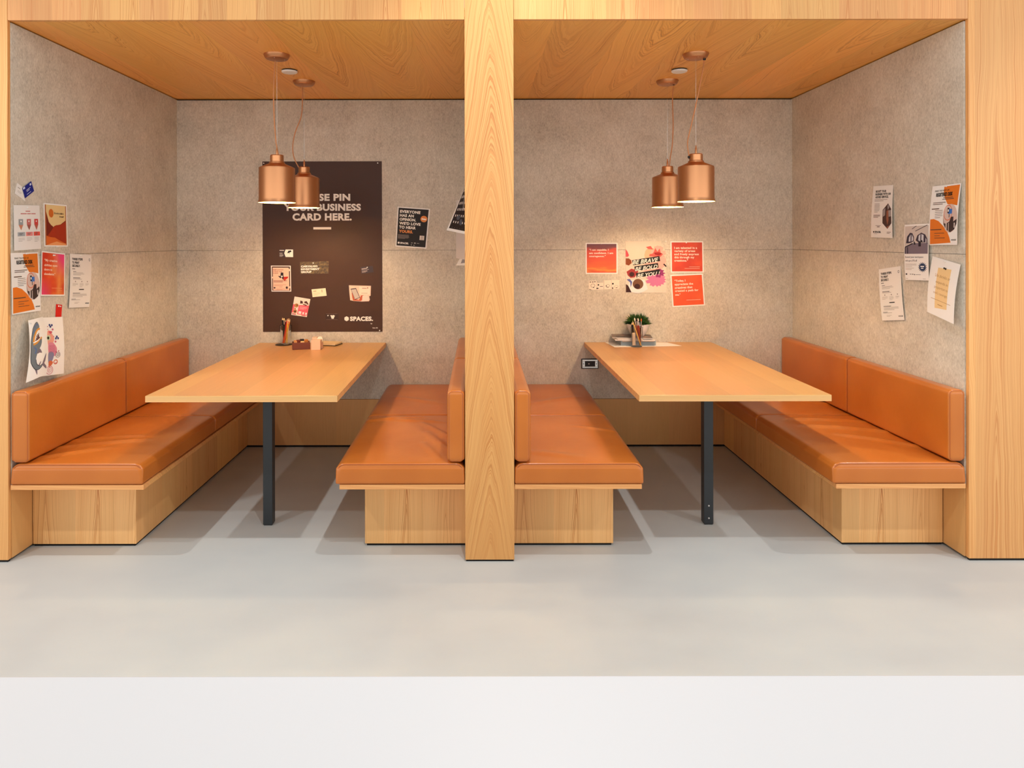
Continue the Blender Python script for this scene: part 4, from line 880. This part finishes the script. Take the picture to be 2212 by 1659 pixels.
# ------------------------------------------------------------------ papers on the right wall
GR = 'papers pinned to the right side wall'
def rsheet(name, label, q, mat, hs=(0, 0, 0, 0), cat='paper', bulge=None, base=0.0012, **kw):
    return Sheet(name, label, cat, wall_corners('R', q, hs, base), mat, GR, bulge=bulge, **kw)
S = rsheet('flyer', 'white added service flyer with a crystal-shaped photo on the right wall', [(1887.3, 403.9), (1930, 401), (1928.2, 516), (1881.6, 514)], PAPER, (0, 0, 0.012, 0.010), bulge=lambda u, v: 0.004 * sin(pi * v))
S.ink('headline', BLACK, [('t', 'BOOST YOUR', 0.15, 0.085, 0.68, 0.13, 0.06), ('t', 'BUSINESS WITH AN', 0.15, 0.14, 0.90, 0.185, 0.06), ('t', 'ADDED SERVICE.', 0.15, 0.195, 0.80, 0.24, 0.06)])
S.ink('picture', ink(74, 50, 46), [('p', [(0.80, 0.345), (0.95, 0.45), (0.965, 0.72), (0.78, 0.83), (0.55, 0.72), (0.55, 0.47)])])
S.ink('picture_lights', ink(160, 150, 148), [('p', [(0.56, 0.48), (0.68, 0.43), (0.67, 0.57), (0.57, 0.60)]), ('p', [(0.82, 0.48), (0.95, 0.47), (0.955, 0.59), (0.84, 0.60)]), ('p', [(0.80, 0.36), (0.87, 0.42), (0.80, 0.47), (0.77, 0.40)])])
S.ink('picture_figure', ink(150, 90, 66), [('p', [(0.74, 0.49), (0.82, 0.47), (0.84, 0.66), (0.78, 0.76), (0.73, 0.64)]), ('p', [(0.74, 0.79), (0.88, 0.76), (0.78, 0.825)])])
S.ink('small_print', ink(120, 100, 92), lines(0.13, 0.265, 0.76, 0.315, 2, 2, 0.3) + lines(0.14, 0.345, 0.42, 0.53, 7, 3, 0.28) + lines(0.11, 0.56, 0.48, 0.625, 3, 4, 0.45) + [('r', 0.22, 0.765, 0.47, 0.772), ('r', 0.29, 0.785, 0.42, 0.80)] + lines(0.75, 0.885, 0.94, 0.93, 2, 5, 0.4) + [('r', 0.12, 0.925, 0.3, 0.93)])
S.ink('logo', BLACK, [('e', 0.135, 0.893, 0.03, 0.016), ('t', 'SPACES.', 0.19, 0.875, 0.48, 0.91, 0.05)])
desk_flyer(rsheet('flyer', 'orange and white registered desk flyer on the right wall', [(2015, 404.6), (2077.2, 397.4), (2067.4, 530.6), (2007.5, 531.2)], WHITE, (0, 0, 0.03, 0.012), bulge=lambda u, v: 0.006 * sin(pi * v)))
pin_px('at the top of the right wall registered desk flyer', 'R', 2046, 404, 0.003)
S = rsheet('flyer', 'white workspace flyer with an arched window photo on the right wall', [(1954.5, 487.2), (2008, 484.5), (2006.7, 607.9), (1955.8, 606)], WHITE, (0, 0, 0.012, 0.010), base=0.005, bulge=lambda u, v: 0.004 * sin(pi * v))
S.ink('picture', ink(206, 194, 186), [('r', 0.02, 0.03, 0.975, 0.53)])
S.ink('picture_floor', ink(120, 108, 122), [('p', [(0.02, 0.42), (0.38, 0.34), (0.55, 0.34), (0.975, 0.34), (0.975, 0.53), (0.02, 0.53)])])
S.ink('picture_windows', ink(60, 50, 66), [('p', [(0.08, 0.34), (0.12, 0.22), (0.24, 0.15), (0.34, 0.16), (0.41, 0.23), (0.41, 0.30), (0.30, 0.33), (0.18, 0.34)]), ('p', [(0.48, 0.29), (0.55, 0.20), (0.70, 0.155), (0.86, 0.19), (0.95, 0.27), (0.96, 0.36), (0.86, 0.33), (0.6, 0.33)])])
S.ink('picture_panes', ink(206, 204, 210), [('p', [(0.19, 0.31), (0.20, 0.24), (0.27, 0.18), (0.27, 0.31)]), ('p', [(0.31, 0.31), (0.31, 0.18), (0.38, 0.24), (0.38, 0.29)]), ('p', [(0.59, 0.29), (0.60, 0.21), (0.67, 0.18), (0.67, 0.31)]), ('p', [(0.71, 0.31), (0.71, 0.18), (0.80, 0.20), (0.80, 0.32)]), ('p', [(0.88, 0.33), (0.88, 0.25), (0.92, 0.28), (0.92, 0.35)])])
S.ink('picture_furniture', ink(34, 30, 42), [('s', [(0.04, 0.41), (0.36, 0.345)], 0.04, 0.5), ('r', 0.13, 0.41, 0.165, 0.53), ('r', 0.03, 0.41, 0.06, 0.53), ('p', [(0.40, 0.31), (0.44, 0.31), (0.49, 0.36), (0.42, 0.37)]), ('r', 0.60, 0.32, 0.70, 0.40), ('r', 0.70, 0.29, 0.76, 0.33), ('s', [(0.32, 0.085), (0.50, 0.03)], 0.02, 0.5), ('s', [(0.46, 0.125), (0.93, 0.025)], 0.022, 0.5)])
S.ink('headline', ink(70, 60, 58), [('t', 'Extend your workspace', 0.04, 0.57, 0.80, 0.615, 0.0), ('t', 'with up to 37% off', 0.04, 0.635, 0.54, 0.68, 0.0)])
S.ink('starburst', ink(30, 54, 92), [('p', [(0.76 + 0.19 * (1 if i % 2 == 0 else 0.62) * cos(2 * pi * i / 32), 0.768 + 0.095 * (1 if i % 2 == 0 else 0.62) * sin(2 * pi * i / 32)) for i in range(32)])])
S.ink('starburst_text', WHITE, [('r', 0.68, 0.745, 0.83, 0.765), ('r', 0.70, 0.78, 0.80, 0.795)])
S.ink('small_print', ink(150, 126, 108), lines(0.04, 0.71, 0.52, 0.775, 3, 2, 0.2) + lines(0.04, 0.785, 0.45, 0.83, 2, 3, 0.2) + [('r', 0.03, 0.97, 0.13, 0.975), ('r', 0.76, 0.97, 0.88, 0.975)])
S.ink('partner_marks', ink(70, 60, 66), [('r', 0.04, 0.88, 0.10, 0.91), ('r', 0.22, 0.89, 0.27, 0.90), ('r', 0.30, 0.89, 0.38, 0.90), ('e', 0.42, 0.902, 0.02, 0.01), ('r', 0.47, 0.90, 0.68, 0.905)])
steps(rsheet('flyer', 'tilted white three steps flyer low on the right wall', [(1898.3, 583.5), (1945.7, 576.3), (1953.6, 692.9), (1905.5, 694)], PAPER, (0, 0, 0.006, 0.01), bulge=lambda u, v: 0.004 * sin(pi * v)))
S = rsheet('quote_print', 'tilted white sheet with a tan panel and courage quote on the right wall', [(2014.8, 554.9), (2075, 573.3), (2059.7, 701.9), (2002.8, 675.2)], WHITE, (0.0, 0.01, 0.05, 0.03), cat='print', bulge=lambda u, v: 0.008 * sin(pi * v))
S.ink('tan_panel', ink(238, 206, 150), [('p', [(0.28, 0.165), (0.745, 0.13), (0.735, 0.82), (0.29, 0.87)])], 'tan upright panel')
S.ink('quote_text', ink(180, 130, 82), [('t', 'Life shrinks or', 0.22, 0.27, 0.76, 0.325, 0.0), ('t', 'expands in', 0.27, 0.385, 0.71, 0.445, 0.0), ('t', 'proportion to', 0.24, 0.48, 0.73, 0.54, 0.0), ('t', "one's courage.", 0.22, 0.575, 0.74, 0.635, 0.0), ('r', 0.14, 0.715, 0.86, 0.722), ('r', 0.40, 0.785, 0.58, 0.797)])
S.ink('quote_marks', BLACK, [('e', 0.49, 0.145, 0.028, 0.018), ('e', 0.545, 0.148, 0.028, 0.018)])
pin_px('at the top of the courage quote sheet', 'R', 2044, 566, 0.006)

# ------------------------------------------------------------------ papers curling off the partition wall
def free_corner(px, py, D): return at(px, py, D)
xw = PL + 0.004
def flap(name, label, yn, yf, zt, zb, swing_t, swing_b, mat, bulge=None):
    """sheet pinned by its near edge at the partition, far edge swinging out into the left booth"""
    c = [Vector((xw - 0.002 - swing_t, yf, zt[0])), Vector((xw - 0.002, yn, zt[1])), Vector((xw - 0.002, yn, zb[1])), Vector((xw - 0.002 - swing_b, yf, zb[0]))]
    return Sheet(name, label, 'paper', c, mat, 'papers hanging off the partition beside the centre post', bulge=bulge, grid=8)
S = flap('photo_print', 'dark photo print with a white border curling out beside the post', 4.02, 4.20, (1.84, 1.86), (1.55, 1.52), 0.010, 0.135, WHITE)
S.ink('picture', ink(36, 30, 34), [('r', 0.07, 0.05, 0.95, 0.95)])
S.ink('inset_frame', ink(226, 214, 206), [('s', [(0.6, 0.1), (0.6, 0.52), (0.93, 0.52)], 0.025, 0.7)])
S.ink('glints', ink(78, 84, 96), [('e', 0.4, 0.72, 0.1, 0.05), ('e', 0.6, 0.80, 0.08, 0.06)])
S = flap('paper_sheet', 'plain grey-white sheet hanging behind the dark photo print', 4.36, 4.52, (1.75, 1.76), (1.37, 1.36), 0.085, 0.088, ink(214, 206, 200))
S = flap('paper_sheet', 'white sheet with a grey picture, lowest of the curled papers', 4.60, 4.72, (1.45, 1.45), (1.315, 1.32), 0.02, 0.095, WHITE)
S.ink('picture', ink(160, 154, 156), [('p', [(0.3, 0.5), (0.8, 0.45), (0.85, 0.85), (0.3, 0.9)])])
S = flap('paper_sheet', 'small white printed sheet beside the post just above the backrest', 4.00, 4.18, (1.20, 1.19), (1.02, 1.02), 0.016, 0.022, WHITE)
S.ink('print', ink(90, 80, 80), [('r', 0.06, 0.42, 0.5, 0.5), ('r', 0.06, 0.55, 0.5, 0.6)])
for wh, Y_, py in (('high on the partition left of the post', 3.9, 368), ('on the partition left of the post near the grey sheet', 3.9, 513), ('lowest on the partition left of the post', 3.9, 588)):
    pin(wh, (xw, Y_, H - (py - CY) * Y_ / F), (-1, 0, 0))
for wh, Y_, py in (('upper one on the partition right of the post', 3.6, 572), ('lower one on the partition right of the post', 3.6, 650)):
    pin(wh, (PR - 0.004, Y_, H - (py - CY) * Y_ / F), (1, 0, 0))

# ------------------------------------------------------------------ outlet under the right table
ox, oy, oz = at(1273.5, 785.8, D1)
out = empty('power_outlet', (ox, D1, oz)); tag(out, 'horizontal steel-framed power outlet on the wall beneath the right table', 'outlet')
box('back_box', -0.0615, 0.0615, -0.008, -0.0002, -0.036, 0.036, M['black_plastic'], out, bev=0.002)
bm = bmesh.new()
for a, b, c, d in ((-0.056, 0.056, 0.020, 0.031), (-0.056, 0.056, -0.030, -0.019), (-0.056, -0.036, -0.0188, 0.0198), (0.036, 0.056, -0.0188, 0.0198)): add_box(bm, a, b, -0.013, -0.0082, c, d, 0.001)
pf = from_bm('face_plate', bm, M['steel'], out)
box('socket', -0.0355, 0.0355, -0.0115, -0.0082, -0.0185, 0.0195, ink(50, 44, 40, 0.4), out, bev=0.001)
for x in (-0.046, 0.046):
    b = lathe('screw', [(0, 0.002), (0.003, 0.001), (0.0035, 0.0), (0, 0)], M['black_plastic'], pf, 10, (x, -0.0132, 0.0)); b.rotation_euler = (radians(90), 0, 0)
b = lathe('button', [(0, 0.004), (0.004, 0.003), (0.005, 0.0), (0, 0)], M['white_plastic'], out, 12, (-0.008, -0.0117, 0.0)); b.rotation_euler = (radians(90), 0, 0)
for x in (-0.030, 0.014):
    b = lathe('socket_hole', [(0, 0.0005), (0.0035, 0.0005), (0.0035, 0), (0, 0)], M['black_gap'], out, 10, (x, -0.0117, 0.0)); b.rotation_euler = (radians(90), 0, 0)

# ------------------------------------------------------------------ things on the tables
ZS = ZT + 0.0004
def tumbler(label, x, y, rb, rt, h, z):
    bm = bmesh.new()
    add_lathe(bm, [(0, 0.0), (rb - 0.002, 0.0), (rb, 0.002), (rt, h - 0.001), (rt - 0.001, h), (rt - 0.0014, h - 0.001), (rb - 0.0018, 0.008), (0, 0.009)], 40)
    o = from_bm('glass_tumbler', bm, M['glass'], None, (x, y, z), True, 40); return tag(o, label, 'glass')
def stick(name, label, p0, p1, r, mat, cat, group, tip=None, tip_mat=None, tip_len=0.02, end=None, end_mat=None, kind='pencil'):
    p0, p1 = Vector(p0), Vector(p1); d = (p1 - p0); L = d.length; q = d.to_track_quat('Z', 'Y')
    root = empty(name, p0); root.rotation_mode = 'QUATERNION'; root.rotation_quaternion = q; tag(root, label, cat, group)
    n = 6 if kind == 'pencil' else 12
    if kind == 'brush':
        lathe('handle', [(0, 0), (r * 0.5, 0.002), (r, L * 0.35), (r * 1.15, L * 0.62), (r * 0.8, L * 0.74), (0, L * 0.74)], mat, root, 12)
        lathe('ferrule', [(r * 0.82, L * 0.735), (r * 0.95, L * 0.80), (r * 0.9, L * 0.89), (0, L * 0.89)], M['steel'], root, 12)
        lathe('bristles', [(r * 0.88, L * 0.888), (r * 1.25, L * 0.93), (r * 0.8, L * 0.97), (0, L)], tip_mat, root, 12)
    else:
        lathe('shaft', [(0, 0), (r, 0.0), (r, L - tip_len), (0, L - tip_len)], mat, root, n)
        tp = lathe('wood_tip', [(r * 0.98, L - tip_len + 0.0001), (r * 0.3, L - tip_len * 0.25), (0, L - tip_len * 0.25)], ink(232, 196, 150), root, n)
        lathe('lead', [(r * 0.29, L - tip_len * 0.249), (0, L)], tip_mat or mat, tp, n)
    return root

# left table
lx, ly, _ = at(617.2, 741, 4.85)
ly = 4.845; lx = (616.8 - CX) * ly / F
o = lathe('coaster', [(0, 0), (0.058, 0), (0.060, 0.0015), (0.058, 0.003), (0, 0.003)], ink(52, 36, 26), None, 40, (lx - 0.012, ly - 0.002, ZS)); tag(o, 'thin dark round coaster under the left pencil glass', 'coaster')
zg = ZS + 0.0035
tumbler('clear glass of pencils on the left table', lx, ly, 0.031, 0.041, 0.135, zg)
GP = 'pencils and pens in the left glass'
zb_ = zg + 0.0105
def lst(name, label, bx, by, tx, ty, tz, r, mat, **kw):
    return stick(name, label, (lx + bx, ly + by, zb_), (lx + tx, ly + ty, zb_ + tz), r, mat, kw.pop('cat', 'pencil'), GP, **kw)
lst('pencil', 'red pencil leaning right in the left glass', -0.016, -0.012, 0.018, -0.010, 0.175, 0.0042, ink(206, 40, 24), tip_mat=ink(200, 40, 30))
lst('pencil', 'orange-red pencil beside the red one in the left glass', -0.010, -0.018, 0.026, -0.014, 0.172, 0.0042, ink(230, 92, 30), tip_mat=ink(230, 100, 40))
lst('pencil', 'orange pencil leaning farthest right in the left glass', -0.004, -0.010, 0.032, 0.000, 0.168, 0.0040, ink(240, 140, 40), tip_mat=ink(250, 210, 150))
lst('pencil', 'yellow pencil at the front right of the left glass', 0.012, -0.018, 0.020, -0.022, 0.160, 0.0038, ink(240, 196, 70), tip_mat=ink(90, 70, 50))
lst('pencil', 'cream pencil standing upright in the left glass', 0.018, -0.006, 0.022, 0.006, 0.178, 0.0036, ink(246, 232, 206), tip_mat=ink(60, 50, 50))
lst('pencil', 'dark red pencil standing at the back of the left glass', -0.014, 0.012, -0.004, 0.020, 0.165, 0.0040, ink(110, 28, 22), tip_mat=ink(90, 20, 20))
lst('marker_pen', 'black marker pen leaning left in the left glass', -0.010, 0.004, -0.024, 0.004, 0.180, 0.0062, ink(20, 18, 18), tip_mat=ink(20, 18, 18), kind='pen', cat='pen')
lst('paint_brush', 'black paint brush with pale bristles in the left glass', -0.006, 0.000, -0.010, -0.006, 0.176, 0.0040, ink(24, 20, 20), tip_mat=ink(226, 196, 140), kind='brush', cat='brush')
# wooden puzzle box
bx, by = -1.212, 4.66
pb = empty('wooden_tray', (bx, by, ZS), radians(17)); tag(pb, 'small dark brown wooden tray of blocks on the left table', 'tray')
bm = bmesh.new(); w2, d2, h2, th = 0.058, 0.040, 0.047, 0.006
add_box(bm, -w2, w2, -d2, -d2 + th, 0, h2, 0.001); add_box(bm, -w2, w2, d2 - th, d2, 0, h2, 0.001); add_box(bm, -w2, -w2 + th, -d2 + th, d2 - th, 0, h2 - 0.004); add_box(bm, w2 - th, w2, -d2 + th, d2 - th, 0, h2 - 0.004); add_box(bm, -w2 + th, w2 - th, -d2 + th, d2 - th, 0, 0.005)
from_bm('body', bm, wood('dark_stained_wood', 'X', 0.06, srgb(116, 52, 26), srgb(98, 40, 18), srgb(70, 26, 12), seed=2.0), pb)
rm = Matrix.Translation((bx, by, ZS)) @ Matrix.Rotation(radians(17), 4, 'Z')
for nm, lab, x, y, sx, sy, z1, c_ in (('wooden_block', 'small tan wooden block at the left end of the brown tray', -0.038, -0.006, 0.012, 0.022, 0.058, (206, 140, 80)),
        ('wooden_block', 'rounded dark red block beside the tan block in the brown tray', -0.018, -0.002, 0.015, 0.022, 0.060, (104, 36, 22)),
        ('wooden_block', 'near black block in the middle of the brown tray', 0.006, 0.008, 0.015, 0.016, 0.064, (38, 22, 18)),
        ('wooden_block', 'pale cream block in front of the black block in the tray', 0.008, -0.020, 0.014, 0.009, 0.054, (232, 190, 130)),
        ('wooden_block', 'golden brown block at the right end of the brown tray', 0.034, -0.004, 0.013, 0.020, 0.062, (186, 112, 44))):
    o = box(nm, -sx + 0.001, sx - 0.001, -sy, sy, 0.0055, z1, ink(*c_), None, bev=0.003, loc=rm @ Vector((x, y, 0))); o.rotation_euler = (0, 0, radians(17)); tag(o, lab, 'block', 'wooden blocks in the brown tray')
# pale pink blocks
px_, py_ = (680.5 - CX) * 4.60 / F, 4.632
pk = empty('note_holder', (px_, py_, ZS), radians(4)); tag(pk, 'pale pink block holder with a white roll on the left table', 'holder')
box('front_block', -0.030, 0.032, -0.032, 0.028, 0, 0.066, ink(246, 200, 166), pk, bev=0.002)
box('rear_block', -0.034, -0.002, 0.030, 0.072, 0, 0.076, ink(244, 198, 166), pk, bev=0.002)
b = lathe('roll', [(0, 0), (0.020, 0), (0.020, 0.030), (0, 0.030)], ink(250, 236, 214), pk, 24, (0.018, 0.062, 0.062)); b.rotation_euler = (radians(90), 0, 0)
box('roll_rest', 0.0, 0.036, 0.032, 0.060, 0, 0.0415, ink(244, 198, 166), pk)
# notebook
nb = empty('notebook', ((709 - CX) * 4.83 / F, 4.845, ZS), radians(-14)); tag(nb, 'closed notebook with cream pages behind the pink block', 'notebook')
box('cover', -0.085, 0.078, -0.060, 0.058, 0, 0.004, ink(26, 22, 22), nb, bev=0.0015)
box('pages', -0.083, 0.076, -0.058, 0.056, 0.0042, 0.014, ink(240, 216, 172), nb, bev=0.002)
box('top_cover', -0.085, 0.078, -0.060, 0.058, 0.0142, 0.0165, ink(232, 200, 150), nb, bev=0.001)

# right table
def flat_poly(name, label, pts, z, th, mat, cat, group=None, lift=None):
    c = Vector((sum(p[0] for p in pts) / len(pts), sum(p[1] for p in pts) / len(pts), z)); bm = bmesh.new()
    lo = [bm.verts.new((x - c.x, y - c.y, (lift[i] if lift else 0))) for i, (x, y) in enumerate(pts)]; hi = [bm.verts.new(v.co + Vector((0, 0, th))) for v in lo]
    bm.faces.new(hi); bm.faces.new(lo[::-1])
    for i in range(len(pts)): j = (i + 1) % len(pts); bm.faces.new((lo[i], lo[j], hi[j], hi[i]))
    return tag(from_bm(name, bm, mat, None, c), label, cat, group)
flat_poly('paper_sheet', 'large white paper sheet lying under the grey book on the right table', [(0.905, 4.925), (0.928, 4.70), (1.405, 4.755), (1.345, 4.915), (1.20, 4.925)], ZS, 0.0008, WHITE, 'paper')
zk = ZS + 0.0012
bk = empty('book', (1.108, 4.845, zk)); tag(bk, 'thick grey-blue book beneath the magazines on the right table', 'book')
BG = ink(150, 160, 164)
bm = bmesh.new(); add_box(bm, -0.122, 0.122, -0.072, 0.074, 0, 0.024, 0.001); add_box(bm, -0.122, -0.112, -0.072, 0.074, 0.0242, 0.036); add_box(bm, 0.112, 0.122, -0.072, 0.074, 0.0242, 0.036)
from_bm('cover', bm, BG, bk); box('pages', -0.1115, 0.1115, -0.068, 0.073, 0.0245, 0.036, ink(226, 206, 190), bk)
z_ = zk + 0.0365
def magazine(label, x, y, w_, d_, t_, rz, cover, z):
    r = empty('magazine', (x, y, z), radians(rz)); tag(r, label, 'magazine', 'magazines stacked under the plant')
    box('pages', -w_ / 2, w_ / 2, -d_ / 2, d_ / 2, 0, t_ - 0.0008, ink(234, 224, 214), r, bev=0.0008)
    box('cover', -w_ / 2, w_ / 2, -d_ / 2, d_ / 2, t_ - 0.0006, t_, cover, r)
magazine('white-edged magazine lying directly on the grey-blue book', 1.085, 4.832, 0.275, 0.19, 0.009, -4, ink(220, 208, 198), z_)
magazine('thin magazine in the middle of the stack under the plant', 1.078, 4.836, 0.255, 0.185, 0.006, 3, ink(200, 184, 172), z_ + 0.0093)
def magcover():
    t = NT('dark_magazine_cover'); v, o = t.obj(); n = t.noise(v, 16.0, 3.0); t.base(t.ramp(n, [(0.42, srgb(58, 44, 42)), (0.58, srgb(128, 104, 96)), (0.7, srgb(180, 140, 118))]), 0.35); return t.m
magazine('dark photo covered magazine on top, under the white plant pot', 1.075, 4.838, 0.275, 0.188, 0.005, -9, magcover(), z_ + 0.0156)
zp = z_ + 0.0156 + 0.0054
px2 = (1377.5 - CX) * 4.835 / F
pot = empty('potted_plant', (px2, 4.835, zp)); tag(pot, 'bushy green plant in a white pot on the magazines', 'plant')
lathe('pot', [(0, 0), (0.038, 0), (0.046, 0.006), (0.060, 0.030), (0.071, 0.060), (0.0765, 0.086), (0.073, 0.086), (0.066, 0.060), (0.058, 0.040), (0, 0.040)], ink(240, 234, 226, 0.35), pot, 48)
lathe('soil', [(0.069, 0.072), (0, 0.074)], ink(34, 24, 16), pot, 24)
bm = bmesh.new(); rnd = random.Random(4)
for i in range(620):
    a = rnd.random() * 2 * pi; el = math.acos(1 - rnd.random() * 0.98); R = 0.060 + 0.036 * rnd.random()
    d = Vector((cos(a) * sin(el), sin(a) * sin(el), cos(el) * 0.95)); base = Vector((cos(a) * 0.045 * rnd.random(), sin(a) * 0.045 * rnd.random(), 0.074))
    end = base * 0.4 + Vector((0, 0, 0.050)) + d * R * Vector((1, 1, 0.8)).length / 1.6; mid = base.lerp(end, 0.55) + Vector((0, 0, 0.010))
    if end.y > 0.085: continue
    w_ = 0.0032 + 0.0022 * rnd.random(); side = d.cross(Vector((rnd.random() - .5, rnd.random() - .5, rnd.random() - .5))).normalized() * w_
    v = [bm.verts.new(base - side * 0.4), bm.verts.new(base + side * 0.4), bm.verts.new(mid + side), bm.verts.new(mid - side), bm.verts.new(end)]
    bm.faces.new((v[0], v[1], v[2], v[3])); bm.faces.new((v[3], v[2], v[4]))
def leafm():
    t = NT('dark_green_leaf'); v, o = t.obj(); n = t.noise(v, 60.0, 2.0); t.base(t.ramp(n, [(0.35, srgb(24, 52, 16)), (0.65, srgb(66, 104, 38))]), 0.5); return t.m
from_bm('foliage', bm, leafm(), pot)
gx, gy = (1375 - CX) * 4.735 / F, 4.735
zg2 = ZS + 0.0012
# the glass stands in front of the book
gy = 4.722; gx = (1375 - CX) * gy / F
tumbler('clear glass of paint brushes on the right table', gx, gy, 0.036, 0.042, 0.135, zg2)
GQ = 'brushes and pencils in the right glass'; zq = zg2 + 0.0105
def rst(name, label, bx, by, tx, ty, tz, r, mat, **kw):
    return stick(name, label, (gx + bx, gy + by, zq), (gx + tx, gy + ty, zq + tz), r, mat, kw.pop('cat', 'brush'), GQ, **kw)
BR = ink(150, 60, 24)
rst('pencil', 'yellow pencil leaning left across the front of the right glass', 0.024, -0.018, -0.034, -0.020, 0.172, 0.0040, ink(236, 186, 92), tip_mat=ink(200, 140, 60), cat='pencil')
rst('paint_brush', 'brown paint brush with white bristles, left of the middle in the right glass', 0.020, -0.006, -0.018, -0.010, 0.190, 0.0042, BR, tip_mat=ink(240, 226, 206), kind='brush')
rst('paint_brush', 'dark red paint brush near the middle of the right glass', 0.022, -0.010, -0.004, -0.014, 0.186, 0.0042, ink(140, 40, 30), tip_mat=ink(60, 40, 30), kind='brush')
rst('paint_brush', 'red-brown paint brush with pale tip in the middle of the right glass', 0.026, -0.004, 0.006, -0.012, 0.188, 0.0042, ink(160, 56, 24), tip_mat=ink(250, 236, 220), kind='brush')
rst('paint_brush', 'dark brown paint brush right of the middle in the right glass', 0.028, 0.004, 0.016, 0.006, 0.176, 0.0040, ink(84, 40, 24), tip_mat=ink(40, 30, 26), kind='brush')
rst('paint_brush', 'paint brush with orange bristles at the right of the right glass', 0.024, 0.008, 0.032, 0.000, 0.184, 0.0042, ink(74, 40, 28), tip_mat=ink(216, 110, 60), kind='brush')
rst('marker_pen', 'black marker standing at the left of the right glass', -0.022, 0.006, -0.030, 0.008, 0.160, 0.0070, ink(22, 20, 20), tip_mat=ink(22, 20, 20), kind='pen', cat='pen')
o = box('eraser', -0.010, 0.010, -0.006, 0.006, 0, 0.085, ink(244, 214, 180), None, bev=0.002, loc=(gx - 0.021, gy - 0.012, zq)); o.rotation_euler = (0, radians(-2), 0); tag(o, 'pale upright eraser block inside the right glass', 'eraser')
